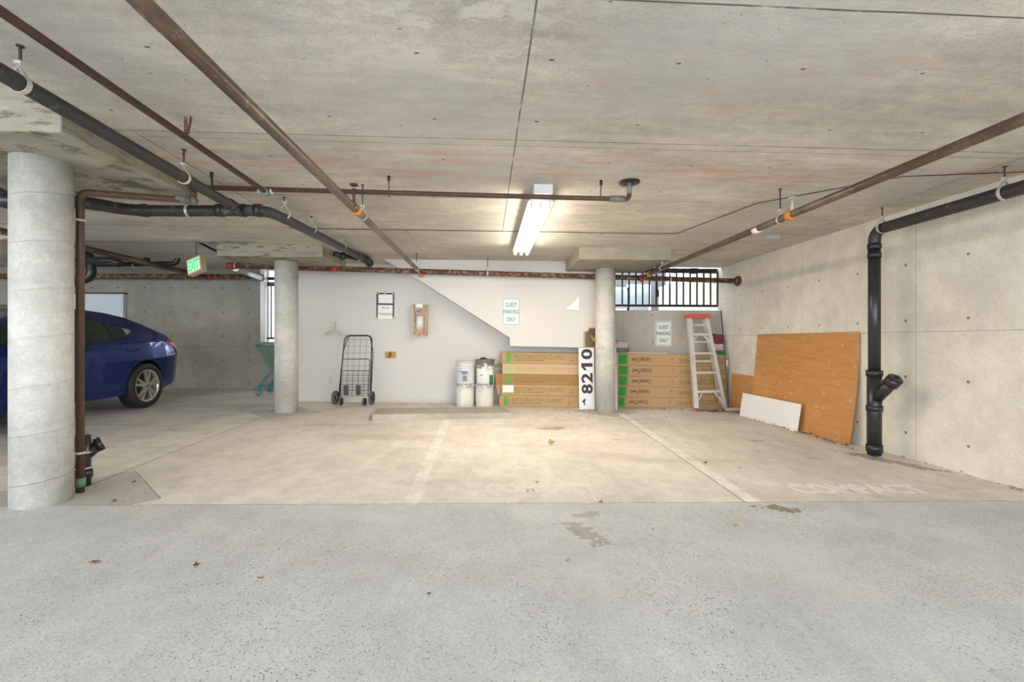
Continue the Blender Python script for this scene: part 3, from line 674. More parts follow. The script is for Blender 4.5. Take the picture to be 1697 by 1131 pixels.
# paper sign held with black tape
YW = 7.95
c = wy(639, 507, YW); M = face_front((c.x, YW-.001, c.z), 0, R(-.6)); t = thing('paper_notice', 'handwritten no parking paper framed with black tape on the white wall', 'notice', (c.x, YW, c.z))
k = 7.8/750
mb = MB(); mb.box((0, 0, .001), (29*k, 44*k, .002)); mb.v = [M @ v for v in mb.v]; mb.build('paper', simple('paper_white', (.82, .82, .82), .7, var=.03), t)
mb = MB()
for a_, b_ in (((-14*k, 21.5*k), (14*k, 18.8*k)), ((-14.5*k, 1.2*k), (14.5*k, 3.9*k)), ((-15*k, -20*k), (-12.6*k, 21*k)), ((11.8*k, -20*k), (14.4*k, 21*k)), ((-12.5*k, 3*k), (-11.8*k, 19*k))):
    mb.box(((a_[0]+b_[0])/2, (a_[1]+b_[1])/2, .003), (abs(b_[0]-a_[0]), abs(b_[1]-a_[1]), .002))
mb.v = [M @ v for v in mb.v]; mb.build('black_tape', MBLK, t)
mb = MB()
for u, v in ((-13, 21.5), (13, 21.5), (-1, 21.5), (-14, -20.5), (14, -20.5)): mb.box((u*k, v*k, .004), (4.5*k, 3.6*k, .002))
mb.v = [M @ v for v in mb.v]; mb.build('grey_tape', simple('grey_tape', (.40, .40, .38), .5), t)
text('lettering', 'N O', 12*k, 4*k, MINK, M @ Matrix.Translation((.2*k, -3.5*k, .0025)), t); text('lettering', 'PARKING', 22*k, 4.2*k, MINK, M @ Matrix.Translation((.5*k, -14*k, .0025)), t)
# extinguisher cabinet
a = wy(683, 505, 7.75); b = wy(706, 556, 7.75); t = thing('extinguisher_box', 'wall box with clear front holding a small red fire extinguisher', 'fire extinguisher box', ((a.x+b.x)/2, YW, b.z))
MTAN = simple('tan_metal_box', (.62, .44, .24), .5, var=.06)
mb = MB(); mb.bb((a.x, 7.76, b.z), (b.x, YW, b.z+.012)); mb.bb((a.x, 7.76, a.z-.012), (b.x, YW, a.z)); mb.bb((a.x, 7.76, b.z), (a.x+.018, YW, a.z)); mb.bb((b.x-.012, 7.76, b.z), (b.x, YW, a.z)); mb.bb((a.x, YW-.01, b.z), (b.x, YW, a.z)); mb.build('case', MTAN, t)
mb = MB(); mb.bb((a.x+.02, 7.752, a.z-.012), (b.x-.015, 7.757, b.z+.012)); g = Mat('clear_acrylic', (.95, .90, .86), .08); g.b.inputs['Transmission Weight'].default_value = 0.0; g.b.inputs['Alpha'].default_value = .10; plab(mb.build('clear_front', g.m, t), 'clear acrylic front')
mb = MB(); mx = (a.x+b.x)/2; mb.box((mx, 7.75, a.z-.02), (.12, .004, .06)); mb.build('paper_label', MWP, t)
t2 = thing('fire_extinguisher', 'small fire extinguisher with white label inside the tan wall box', 'fire extinguisher', (mx, 7.86, b.z+.015))
z0 = b.z+.015
mb = MB(); mb.lathe([(.001, 0), (.058, .004), (.062, .03), (.062, .28), (.05, .33), (.022, .36), (.018, .38), (.001, .38)], (mx, 7.86, z0), 24); mb.build('cylinder', simple('pinkish_red_paint', (.62, .10, .07), .35), t2)
mb = MB(); mb.lathe([(.063, .12), (.0632, .12), (.0632, .31), (.063, .31)], (mx, 7.86, z0), 24); mb.build('label_wrap', MWP, t2)
mb = MB(); mb.lathe([(.0635, .095), (.0636, .095), (.0636, .115), (.0635, .115)], (mx, 7.86, z0), 24); mb.build('yellow_band', simple('yellow_green', (.6, .62, .1), .5), t2)
mb = MB(); mb.bar((mx-.05, 7.86, z0+.40), (mx+.05, 7.86, z0+.43), .02, .012); mb.bar((mx-.045, 7.86, z0+.385), (mx+.03, 7.86, z0+.385), .02, .01); mb.box((mx, 7.86, z0+.385), (.03, .03, .04)); mb.build('handle', MBLK, t2)
mb = MB(); mb.tube(fillet([(mx, 7.83, z0+.39), (mx-.07, 7.83, z0+.40), (mx-.075, 7.83, z0+.2)], .05), .009, 8); mb.build('hose', MBLK, t2)
mb = MB(); mb.bar((mx, 7.74, b.z+.02), (mx, 7.74, b.z-.03), .012, .008); mb.build('latch', MBLK, t)
# brass plate with hose bib
a = wy(638, 583, 7.93); b = wy(656, 594, 7.93); t = thing('hose_tap', 'yellow brown plate with a small brass tap on the white wall', 'tap', ((a.x+b.x)/2, YW, b.z))
mb = MB(); mb.bb((a.x, 7.94, b.z), (b.x, YW, a.z)); mb.build('backing_plate', simple('ochre_plate', (.48, .26, .05), .5), t)
cx, cz = (a.x+b.x)/2, (a.z+b.z)/2
mb = MB(); mb.cyl((cx, 7.94, cz), (cx, 7.87, cz), .02); mb.cyl((cx, 7.88, cz+.02), (cx, 7.85, cz-.04), .016); mb.cyl((cx, 7.90, cz), (cx+.01, 7.86, cz+.035), .01); mb.build('spout', simple('tarnished_brass', (.22, .17, .08), .35, .8), t)
mb = MB(); mb.lathe([(.006, 0), (.028, 0), (.028, .008), (.006, .008)], (cx+.01, 7.86, cz+.03), 16); mb.build('hand_wheel', MBR, t)
# outlet
a = wy(547.5, 630.5, YW); t = thing('wall_outlet', 'white electrical outlet low on the white wall left of the cart', 'outlet', (a.x, YW, a.z))
mb = MB(); mb.box((a.x, YW-.004, a.z), (.075, .008, .118)); mb.build('cover_plate', simple('ivory_plate', (.60, .57, .50), .4), t, bevel=.002)
for s_ in (-1, 1): mb = MB(); mb.box((a.x, YW-.010, a.z+s_*.025), (.034, .006, .03)); f = mb.build('socket', simple('ivory', (.6, .56, .47), .4), t); mb = MB(); mb.box((a.x-.007, YW-.014, a.z+s_*.025), (.004, .002, .014)); mb.box((a.x+.007, YW-.014, a.z+s_*.025), (.004, .002, .014)); mb.build('slot', MBLK, f)
# hose hook: a bowed bracket with a stem
a = wy(554, 551, 7.9); t = thing('hose_hook', 'cream metal hose hook with a bowed saddle on the white wall', 'hook', (a.x, YW, a.z))
MCR = simple('cream_metal', (.62, .56, .42), .5)
mb = MB(); pts = [V3((a.x+.13*math.cos(R(q)), 7.84, a.z-.10+.13*math.sin(R(q)))) for q in range(20, 161, 14)]
for p, q in zip(pts, pts[1:]): mb.bar(p, q, .014, .09, (0, 1, 0))
mb.build('saddle', MCR, t)
mb = MB(); mb.tube([(a.x, YW, a.z+.18), (a.x+.005, 7.92, a.z+.12), (a.x, 7.9, a.z+.03)], .008, 8); mb.ball((a.x, 7.93, a.z+.17), .016); mb.tube([(a.x-.02, 7.82, a.z+.02), (a.x-.04, 7.80, a.z+.10)], .006, 8); mb.tube([(a.x-.06, 7.80, a.z), (a.x-.13, 7.79, a.z-.02)], .006, 8); mb.build('stem', MCR, t)
# torn paper corner
c = wy(948, 503, YP-.004); k = 7.55/750
mb = MB(); mb.prism([(-11*k, -10*k), (12*k, -12*k), (12*k, 12*k), (2*k, 1*k)], .004, lambda u, v, d: V3((c.x+u, YP-.012+d*2, c.z+v))); tag(mb.build('torn_paper', simple('white_paper', (.84, .83, .80), .6)), 'torn white paper triangle stuck on the white wall panel', 'paper')
mb = MB(); mb.bb((c.x+11.6*k, YP-.006, c.z-13*k), (c.x+12.4*k, YP-.001, c.z+13*k)); mb.bb((c.x-12*k, YP-.006, c.z-12.3*k), (c.x+12*k, YP-.001, c.z-11.5*k)); tag(mb.build('edge_strip', simple('grey_edge', (.42, .40, .38), .7)), 'thin grey strips along the edges of the torn white paper', 'tape')  # grey lines along the right and bottom paper edges
# wooden plaque on the boxes
def plaque(_):
    a = wy(968, 543, 7.46); b = wy(1000, 577, 7.46); w_ = b.x-a.x; h_ = a.z-b.z; zb = b.z
    t = thing('wooden_plaque', 'dark wooden plaque with gold edge on the white panel above the 8210 board', 'plaque', (a.x+w_/2, 7.47, zb))
    P = [(0, 0), (w_, 0), (w_, h_-.07), (w_-.06, h_-.05), (w_-.09, h_), (.09, h_), (.06, h_-.05), (0, h_-.07)]
    mb = MB(); mb.prism(P, .02, lambda u, v, d: V3((a.x+u, 7.475+d, zb+v))); mb.build('gold_edge', simple('gold_edge', (.42, .30, .10), .4), t)
    ccx, ccy = w_/2, h_/2; mb = MB(); mb.prism([((u-ccx)*.86+ccx, (v-ccy)*.88+ccy) for u, v in P], .01, lambda u, v, d: V3((a.x+u, 7.468+d, zb+v))); mb.build('board', simple('dark_walnut', (.13, .085, .045), .4, var=.35, sc=20), t)
    text('lettering', 'V', .10, .10, simple('gold_paint', (.62, .45, .13), .35), face_front((a.x+w_*.50, 7.467, zb+h_*.45)), t, .002, off=.02)

# ================================================================ BOXES OF CLAPBOARDS
def box_thing(xl, xr, zb, h_, depth, Yf, label, group, cm, gm, kind, dx=0, print_='RESTORATION CLASSIC', inv=False):
    slope = math.atan(-K)
    L = xr-xl; xc = (xl+xr)/2; loc = V3((xc, Yf+depth/2, zb))
    t = thing('clapboard_carton', label, 'cardboard box', loc, (0, -slope, 0), group)
    def put(mb, name, mat, parent=t, bevel=0):
        return mb.build(name, mat, parent, local=True, bevel=bevel)
    mb = MB(); mb.bb((-L/2, -depth/2, 0), (L/2, depth/2, h_-.003)); put(mb, 'carton', cm, t, .004)
    yf = -depth/2-.0012
    k = Yf*1.0/750*1.01
    g = MB(); s_ = MB()
    def rect(mb, x0, x1, z0, z1, sk=0): mb.add([(x0, yf, z0), (x1, yf, z0), (x1+sk, yf, z1), (x0+sk, yf, z1)], [(0, 1, 2, 3)])
    def T(s, u0, u1, z0, z1, mat, off=0, flip=False, name='lettering'):
        M = face_front(((u0+u1)/2, yf+.0005, (z0+z1)/2), 0, math.pi if flip else 0)
        M2 = t.matrix_basis @ M
        return text(name, s, abs(u1-u0), z1-z0, mat, M2, t, .0006, off)
    return t, T, rect, put, h_, L
LX0 = [832, 832, 830, 830, 827]       # bottom box last
tops = [582.5, 601.3, 619.0, 636.3, 654.5, 672.8]
YB = 7.66
def zat(py, px=890): return wy(px, py, YB).z
base_l = 0
lefts = []
zs_px = [672.8-tops[i] for i in range(6)]
hh = [(tops[i+1]-tops[i])*YB*1.0/750 for i in range(5)]
names = ['topmost', 'second from the top', 'middle', 'second from the bottom', 'bottom']
XR = 1.93-.16
def stack_z(n, hs, z0): return z0+sum(hs[n+1:])
xc_l = (wy(829, 600, YB).x+1.98)/2
for i in range(5):
    xl = wy(LX0[i], 600, YB).x; xr = 1.74; xc = (xl+xr)/2
    z0 = fz(xc)+.001+sum(hh[i+1:])
    cm, gm, im = (MCARD[1], MG[1], MOL[1]) if i == 1 else ((MCARD[2], MG[0], MOL[0]) if i == 2 else (MCARD[0], MG[0], MOL[0]))
    lab = ['tan clapboard carton, topmost of the stack beside the paint buckets', 'pale faded clapboard carton with torn end, second from top beside the buckets',
           'darker brown clapboard carton, middle of the stack beside the paint buckets', 'clapboard carton with a white sticker at left, second from floor beside the buckets',
           'clapboard carton on the floor, bottom of the stack beside the paint buckets'][i]
    t, T, rect, put, h_, L = box_thing(xl, xr, z0, hh[i], .26, YB, lab, 'clapboard cartons left of the right back column', cm, gm, 0)
    u = lambda px: wy(px, 600, YB).x-xc
    sh = -4.5 if i == 4 else (-.5 if i == 3 else 0)
    z1 = h_
    if i != 3:
        mb = MB(); rect(mb, u(839+sh), u(845.6+sh), z1*.14, z1*.90); rect(mb, u(847.2+sh), u(848.6+sh), z1*.14, z1*.90); put(mb, 'green_print', gm)
    else:
        mb = MB(); mb.bb((u(833), -.134, z1*.26), (u(851), -.131, z1*.93)); put(mb, 'white_sticker', MWP)
        mb = MB(); rect(mb, u(837.5), u(848), z1*.16, z1*.22); put(mb, 'green_print', gm)
    T('RESTORATION CLASSIC', u(852.3+sh), u(936.5+sh), z1*.40, z1*.78, im, .006); T('TM', u(937.5+sh), u(940.8+sh), z1*.68, z1*.74, im)
    T('DOUBLE 4" SELECT CEDAR CLAPBOARD', u(852+sh), u(901+sh), z1*.235, z1*.34, MINK if i != 1 else MOL[1], .012)
    T('7\nB4', u(946.5+sh), u(949+sh), z1*.27, z1*.66, MINK if i != 1 else MOL[1])
    # torn ends
    if i in (0, 1, 2, 3):
        mb = MB(); e = -L/2
        fl_ = {0: [((e, -.12, z1), (e-.03, -.14, z1+.03), (e-.035, -.10, z1*.5), (e, -.12, 0))],
               1: [((e, -.13, .0), (e-.10, -.17, .03), (e-.16, -.05, .05), (e, .05, .02)), ((e, .0, z1), (e-.13, -.02, z1*.8), (e-.11, .05, z1*.5), (e, .06, z1*.6))],
               2: [((e, -.131, z1), (e-.09, -.15, z1*1.02), (e-.085, -.15, -.02), (e, -.131, .0))],
               3: [((e, -.12, z1), (e-.10, -.14, z1*.9), (e-.05, -.13, .02), (e-.02, -.12, 0))]}[i]
        for f_ in fl_:
            mb.add([V3(p) for p in f_]+[V3(p)+V3((0, .006, 0)) for p in f_], [(0, 1, 2, 3), (7, 6, 5, 4), (0, 4, 5, 1), (1, 5, 6, 2), (2, 6, 7, 3), (3, 7, 4, 0)])
        put(mb, 'torn_flap', cm)
        if i == 1:
            mb = MB(); mb.bb((-L/2-.004, -.11, .02), (-L/2+.01, .11, z1-.02)); put(mb, 'opening_shade', MBLK)  # black slab paints in the shade inside the open carton end
z_top_left = fz(.99)+.001+sum(hh)
plaque(0)

tops = [583.5, 602.8, 620.6, 638.6, 656.3, 673.6]; YB2 = 7.74
hh2 = [(tops[i+1]-tops[i])*YB2*1.0/750 for i in range(5)]
RX = [1227, 1230, 1229, 1225.5, 1222]
for i in range(5):
    xl = 2.12; xr = wy(RX[i], 600, YB2).x-.0; xr = min(xr, 4.262); xc = (xl+xr)/2
    xr_true = xr
    z0 = fz(xc)+.001+sum(hh2[i+1:])
    lab = ['upside-down printed clapboard carton with a white sticker, topmost of the stack behind the ladder', 'upside-down printed clapboard carton, second from the top behind the ladder',
           'upside-down printed clapboard carton, middle of the stack behind the ladder', 'upside-down printed clapboard carton, second from the floor behind the ladder',
           'upside-down printed clapboard carton on the floor behind the ladder'][i]
    t, T, rect, put, h_, L = box_thing(xl, xr, z0, hh2[i], .24, YB2, lab, 'clapboard cartons behind the ladder', MCARD[0], MG[2], 0)
    u = lambda px: min(wy(px, 600, YB2).x, 4.26)-xc
    sh = [0, 1.2, 0, -2, -4.5][i]; z1 = h_; sk = [0, .03, -.02, 0, .01][i]
    mb = MB(); rect(mb, max(-L/2+.01, u(1025)), u(1038.5+sh), z1*.10, z1*.92, 0); rect(mb, u(1039.8+sh), u(1041+sh), z1*.06, z1*.92); rect(mb, u(1211.5+sh*.4), u(1219+sh*.4), z1*.16, z1*.86, -sk); rect(mb, u(1209+sh*.4), u(1210+sh*.4), z1*.16, z1*.86, -sk); put(mb, 'green_print', MG[2])
    T('CertainTeed', u(1047+sh), u(1078.5+sh), z1*.30, z1*.64, MINK, .012, True)
    mb = MB(); rect(mb, u(1058+sh), u(1078+sh), z1*.70, z1*.725); put(mb, 'printed_line', MINK)
    T('7\nB4', u(1112.8+sh), u(1115+sh), z1*.27, z1*.68, MINK, 0, True)
    T('RESTORATION CLASSIC', u(1125+sh), u(1209+sh), z1*.24, z1*.62, MOL[0], .006, True); T('TM', u(1121.5+sh), u(1124+sh), z1*.27, z1*.32, MOL[0], 0, True)
    T('DOUBLE 4" SELECT CEDAR CLAPBOARD', u(1160+sh), u(1208+sh), z1*.68, z1*.78, MINK, .012, True)
    if i == 0: mb = MB(); mb.bb((u(1203), -.124, z1*.1), (u(1218), -.1215, z1*.62)); put(mb, 'white_sticker', MWP)
ztr = lambda x: fz(x)+.002+sum(hh2)

# lumber strip and soil bags on the right stack
a = wy(1036, 583, 7.85); b = wy(1106, 582, 7.85)
mb = MB(); mb.bar((a.x, 7.86, ztr(a.x)+.012), (b.x, 7.86, ztr(b.x)+.014), .05, .022); tag(mb.build('wood_strip', simple('pale_wood', (.66, .58, .48), .7)), 'pale wooden strip lying on top of the boxes under the parking sign', 'wood strip')
def m_bag():
    a = Mat('printed_bag', (.62, .60, .57), .3, coat=.3); p = a.pos(True); x, y, z = a.xyz(p); n = a.noise(p, 9, 5, .7)
    w2 = (n-.5)*.06
    a.mix((z+w2).ss(.20, .21), (.22, .012, .03)); a.mix((z+w2).ss(.085, .08), (.012, .21, .04)); a.mix(near(z+w2*.5, .085, .10), (.30, .02, .03)); a.mix((z).ss(.022, .018), (.78, .77, .74))
    a.mix(n.ss(.60, .64)*(z).ss(.20, .22)*.85, (.80, .76, .74)); a.mix(a.noise(p, 16, 4).ss(.56, .62)*near(z, .12, .19)*.8, (.12, .09, .06)); return a.bump(n, .9, .04).done()
MBAG = m_bag()
def bag(c, w_, d_, h_, label, rz=0):
    mb = MB(); n = 28; rows = 14; vs = []; rnd = random.Random(int(c[0]*100))
    for j in range(rows+1):
        v = j/rows; prof = (math.sin(math.pi*min(1, v*1.15+.12)*.86))**.45; wd = w_*(.90+.10*math.sin(v*5)); dp = d_*(prof if v < .85 else prof*(1-v)/.15*.9+.02)
        for k in range(n):
            a = 2*math.pi*k/n; cx, sx = math.cos(a), math.sin(a)
            x = wd/2*math.copysign(abs(cx)**.55, cx); y = dp/2*math.copysign(abs(sx)**.7, sx); z = h_*v
            jx = .012*math.sin(v*23+a*3)+.010*math.sin(a*7+v*11); z += (.02*math.sin(a*3+1) if v > .8 else 0)
            q = V3((x+jx, y+jx*.6, z)); q.rotate(Matrix.Rotation(rz, 3, 'Z')); vs.append(q+V3(c))
    fs = [(j*n+k, j*n+(k+1) % n, (j+1)*n+(k+1) % n, (j+1)*n+k) for j in range(rows) for k in range(n)]
    mb.add(vs, fs, True); mb.add(vs[:n], [list(range(n))[::-1]]); mb.add(vs[-n:], [list(range(n))])
    return tag(mb.build('soil_bag', MBAG), label, 'bag')
a = wy(1206, 583, 7.86); bag((4.28-.165, 7.86, ztr(a.x)), .29, .16, .37, 'upright dark red, white and green bag on the boxes right of the ladder', .1)
a = wy(1028, 583, 7.86); bag((a.x+.0, 7.88, ztr(a.x)), .30, .14, .20, 'slumped red, white and green bag on the boxes against the column', -.2)

# 8210 board and the thin white boards
a = wy(959.5, 577, 7.45); b = wy(985, 675, 7.45); t = thing('number_board', 'white board with sideways black digits 8210 leaning on the boxes', 'board', ((a.x+b.x)/2, 7.5, fz(a.x)))
zb = fz((a.x+b.x)/2)+.002; zt = a.z; lean = .06
bf = lambda u, v, d: V3((a.x+u, 7.42+lean*v+d, zb+v*(zt-zb)))
mb = MB(); mb.prism([(0, 0), (b.x-a.x, 0), (b.x-a.x, 1), (0, 1)], .012, bf); mb.build('panel', simple('white_board', (.78, .79, .81), .5, var=.04), t)
S_ = 0
for ch, py0, py1 in (('0', 578.5, 596), ('1', 602, 614), ('2', 618, 634.8), ('8', 636.5, 652.5)):
    zc = wy(970, (py0+py1)/2, 7.5).z; xc = (a.x+b.x)/2+.02; hgt = (py1-py0)*.01; 
    v = (zc-zb)/(zt-zb); M = face_front((xc-.015, 7.4185+lean*v, zc), -math.atan(lean/(zt-zb)), math.pi/2)
    if ch == '1': mb = MB(); mb.prism([(hgt/2, -.095), (hgt/2, .095), (0, .095), (-hgt/2, .045), (-hgt/2, .0), (-.0, .04), (0, -.095)], .0012, lambda u, v2, d: M @ V3((u, v2, d))); mb.build('digit', MINK, t)
    else: text('digit', ch, hgt, .19, MINK, M, t, .0008, off=.03)
zc = wy(970, 665, 7.5).z; v = (zc-zb)/(zt-zb); M = face_front((a.x+.07, 7.418+lean*v, zc), -math.atan(lean/(zt-zb)))
mb = MB(); mb.prism([(-.03, 0), (.035, .06), (.035, .03), (.02, -.03), (.04, -.06), (.01, -.055), (.0, -.02)], .001, lambda u, v2, d: M @ V3((u, v2, d))); mb.build('printed_mark', MINK, t)
a = wy(1019, 577, 7.3); b = wy(1024.2, 672, 7.3)
mb = MB(); zb = fz(b.x)+.002; mb.add([(a.x-.02, 7.34, zb), (b.x, 7.34, zb), (b.x, 7.70, zb), (a.x-.02, 7.70, zb), (a.x-.05, 7.34, a.z), (b.x-.02, 7.34, a.z), (b.x-.02, 7.70, a.z), (a.x-.05, 7.70, a.z)],
      [(3, 2, 1, 0), (4, 5, 6, 7), (0, 1, 5, 4), (1, 2, 6, 5), (2, 3, 7, 6), (3, 0, 4, 7)]); tag(mb.build('white_shelf_board', simple('white_melamine', (.80, .80, .82), .4, var=.03)), 'narrow white board edge standing against the right side of the back column', 'board')
# plywood sheets leaning on the right wall
def sheet(name, x_bot, x_top, y0, y1, z0, z1, th, mat, label, cat, n=10, bow=0, poly=None):
    mb = MB(); vs = []; fs = []
    for j in range(n+1):
        v = j/n
        for i in range(n+1):
            u = i/n
            for d in (0, th):
                x = x_bot+(x_top-x_bot)*v+bow*math.sin(v*math.pi)*(1-u)+d; vs.append(V3((x, y0+(y1-y0)*u, z0+(z1-z0)*v-(K*0))))
    id_ = lambda i, j, d: (j*(n+1)+i)*2+d
    for j in range(n):
        for i in range(n):
            fs += [(id_(i, j, 0), id_(i+1, j, 0), id_(i+1, j+1, 0), id_(i, j+1, 0)), (id_(i, j, 1), id_(i, j+1, 1), id_(i+1, j+1, 1), id_(i+1, j, 1))]
    for i in range(n): fs += [(id_(i, 0, 0), id_(i, 0, 1), id_(i+1, 0, 1), id_(i+1, 0, 0)), (id_(i, n, 0), id_(i+1, n, 0), id_(i+1, n, 1), id_(i, n, 1)), (id_(0, i, 0), id_(0, i+1, 0), id_(0, i+1, 1), id_(0, i, 1)), (id_(n, i, 0), id_(n, i, 1), id_(n, i+1, 1), id_(n, i+1, 0))]
    mb.add(vs, fs, False); return tag(mb.build(name, mat), label, cat)
sheet('plywood_sheet', 4.13, 4.25, 4.93, 6.85, fz(4.13)+.002, 1.205, .014, MPLY, 'large orange brown plywood sheet with knots leaning on the right wall', 'plywood', bow=.03)
sheet('plywood_sheet', 4.245, 4.262, 6.6, 7.62, fz(4.2)+.002, .54, .012, MPLY, 'lower plywood strip behind the big sheet, in the corner by the boxes', 'plywood')
sheet('white_board', 4.03, 4.085, 5.66, 6.98, fz(4.03)+.002, .275, .018, simple('white_melamine_shelf', (.84, .84, .84), .4, var=.03), 'long white shelf board leaning against the plywood on the floor', 'board')

# ================================================================ LADDER
YL = 7.42
t = thing('step_ladder', 'aluminium step ladder with red top cap leaning on the right boxes', 'ladder', (wy(1178, 680, YL).x, YL, fz(3.7)))
lz = lambda py: wy(1170, py, YL).z
def LP(px, py, dy=0):
    z = lz(py); v = (z+.08)/1.7; p = wy(px, py, YL); return V3((p.x, YL+.16*v+dy, z))
def rail(p0, p1, name, w_=.028, d_=.062): mb = MB(); mb.bar(p0, p1, w_, .003, (0, 1, 0)); mb.bar(p0+V3((w_/2, .03, 0)), p1+V3((w_/2, .03, 0)), .003, d_, (0, 1, 0)); mb.bar(p0+V3((-w_/2, .03, 0)), p1+V3((-w_/2, .03, 0)), .003, d_, (0, 1, 0)); return mb.build(name, MMET, t)
a0, a1 = LP(1155, 677), LP(1150.3, 527); b0, b1 = LP(1202.5, 677), LP(1179, 527)
rail(a0, a1, 'front_rail', .07); rail(b0, b1, 'front_rail', .055)
rail(LP(1159, 672, .07), LP(1153, 530, .06), 'rear_rail', .03); rail(LP(1201, 672, .07), LP(1179, 530, .06), 'rear_rail', .04)
for py in (554, 586, 618, 649.5):
    k = (677-py)/150; xa = a0.lerp(a1, k); xb = b0.lerp(b1, k); mb = MB(); mb.bar(xa+V3((.03, .03, 0)), xb+V3((-.02, .03, 0)), .075, .034); mb.bar(xa+V3((.03, -.008, -.004)), xb+V3((-.02, -.008, -.004)), .004, .04); mb.build('step', MMET, t, bevel=.003)
for py in (600, 567, 538):
    k = (677-py)/150; mb = MB(); mb.bar(a0.lerp(a1, k)+V3((.02, .13, 0)), b0.lerp(b1, k)+V3((-.02, .13, 0)), .012, .03); mb.build('rear_cross_bar', MMET, t)
for py, d in ((649.5, 18), (554, 13)):
    k = (677-py)/150; xa = a0.lerp(a1, k); xb = b0.lerp(b1, k); k2 = (677-py-d)/150; xc_, xd = a0.lerp(a1, k2), b0.lerp(b1, k2)
    for p, q_, s_ in ((xa, xc_, 1), (xb, xd, -1)): mb = MB(); mb.bar(p+V3((s_*.14, .02, 0)), q_+V3((s_*.02, .01, 0)), .022, .005, (0, 1, 0)); mb.build('diagonal_brace', MMET, t)
mb = MB(); c = (a1+b1)/2; mb.box(c+V3((0, .05, .035)), (b1.x-a1.x+.10, .17, .07)); mb.build('top_cap', simple('worn_red_plastic', (.62, .10, .07), .5, var=.4, sc=30), t, bevel=.012)
for p in (a0, b0): mb = MB(); mb.box(p+V3((0, .03, -.02)), (.075, .085, .045)); f = mb.build('foot', simple('red_brown_rubber', (.40, .12, .08), .7), t, bevel=.006)
text('lettering', 'CAUTION', .22, .022, MRED, Matrix.Translation(a0.lerp(a1, .50)+V3((-.012, -.004, 0))) @ face_front((0, 0, 0), 0, R(91)), t, .001)
# squeegee broom
p0 = wy(1195, 515, 7.66); p1 = wy(1208, 668, 7.30)
t = thing('push_broom', 'push broom with a thin dark handle leaning right of the ladder', 'broom', (p1.x, 7.3, fz(p1.x)))
p0 = V3((wy(1195, 515, 7.66).x, 7.66, p0.z)); zf = fz(p1.x)
mb = MB(); mb.tube([V3((p1.x, 7.3, zf+.07)), p0], .011, 10); mb.build('handle', simple('dark_worn_handle', (.07, .065, .06), .4, var=.5, sc=30), t)
mb = MB(); mb.box((p1.x+.08, 7.28, zf+.055), (.30, .07, .05)); mb.build('broom_head', simple('grey_wood', (.42, .37, .30), .7), t, bevel=.006)
mb = MB(); mb.box((p1.x+.08, 7.28, zf+.018), (.28, .06, .036)); mb.build('bristles', simple('dusty_bristle', (.22, .18, .13), .9, var=.5, sc=60), t)
c = ft(1192, 674); mb = MB(); mb.ball((c.x-.0, 7.28, fz(c.x)+.045), .05, 14, 8, (1.5, .8, .9)); mb.ball((c.x+.08, 7.27, fz(c.x)+.03), .03, 12, 8, (1.4, .8, .9)); tag(mb.build('crumpled_cloth', simple('dirty_cloth', (.62, .57, .48), .9, var=.4, sc=20, bump=.9)), 'crumpled pale rag on the leaves below the ladder', 'rag')

# ================================================================ BUCKETS
def m_drips(name, dens):
    a = Mat(name, (.72, .71, .67), .5); p = a.pos(True); x, y, z = a.xyz(p)
    n = a.noise(a.scale(p, (6, 6, 1.2)), 4, 5, .7); a.mix(n.ss(.52, .68)*.35, (.48, .45, .38)); n2 = a.noise(p, 28, 4, .7)
    a.mix((n2*.6+z*dens).ss(.555, .60)*.88, (.10, .085, .065)); return a.done()
MD1 = m_drips('splashed_bucket', .95); MD2 = m_drips('plain_dirty_bucket', .72)
def bucket(px, pyb, pyt, Y, zb, label, mat, ribs=True, handle=False, lid=False, hang=False, wpx=31):
    a = wy(px, pyb, Y); h_ = (pyb-pyt)*Y*1.0/750; r = wpx*Y/750/2; t = thing('plastic_bucket', label, 'bucket', (a.x, Y, zb), None, 'stacked paint buckets')
    P = [(.001, 0), (r*.90, 0), (r*.92, .012), (r*.955, h_*.70)]
    if ribs: P += [(r*.96, h_*.72), (r*1.02, h_*.725), (r*1.02, h_*.745), (r*.97, h_*.75), (r*.97, h_*.83), (r*1.03, h_*.835), (r*1.03, h_*.855), (r*.98, h_*.86), (r*.98, h_*.96)]
    P += [(r*.985, h_*.93), (r*1.03, h_*.94), (r*1.03, h_)]+([(r*.97, h_), (r*.95, h_*.93), (.001, h_*.92)] if lid else [(r*.95, h_), (r*.90, h_*.1), (.001, .02)])
    mb = MB(); mb.lathe(P, (a.x, Y, zb), 40); mb.build('pail', mat, t)
    if handle: mb = MB(); mb.tube([V3((a.x+r*1.04*math.cos(R(q)), Y-.02, zb+h_*.93+r*1.05*math.sin(R(q)))) for q in range(0, 181, 12)], .0025, 6); mb.build('wire_handle', MHG, t)
    if hang:
        pts = [V3((a.x+.02+ (-.0)*0 - r*.75*math.sin(R(q)), Y-r*1.02*math.cos(R(q)*.55), zb+h_*.86-.17*math.sin(R(q)))) for q in range(0, 91, 10)]
        mb = MB(); mb.tube(pts, .0025, 6); mb.build('wire_handle', MHG, t); mb = MB(); mb.cyl((a.x+.02, Y-r*.97, zb+h_*.80), (a.x+.02, Y-r*1.03, zb+h_*.80), .012, 10); mb.box((a.x+.02, Y-r*1.0, zb+h_*.87), (.03, .012, .05)); mb.box((a.x+.02, Y-r*.93, zb+.02), (.02, .01, .03)); mb.build('handle_lug', MHG, t)
    return t, a.x, r, h_
YK = 7.60
fzk = fz(-.3)
b1 = bucket(770.5, 672, 635, YK, fz(-.30)+.001, 'dirty white lidded bucket on the floor, lower left of four', MD2, False, False, True)
b2 = bucket(803, 672.5, 635, YK, fz(0)+.001, 'dirty white bucket with hanging wire handle, lower right of four', MD2, False, False, True, True)
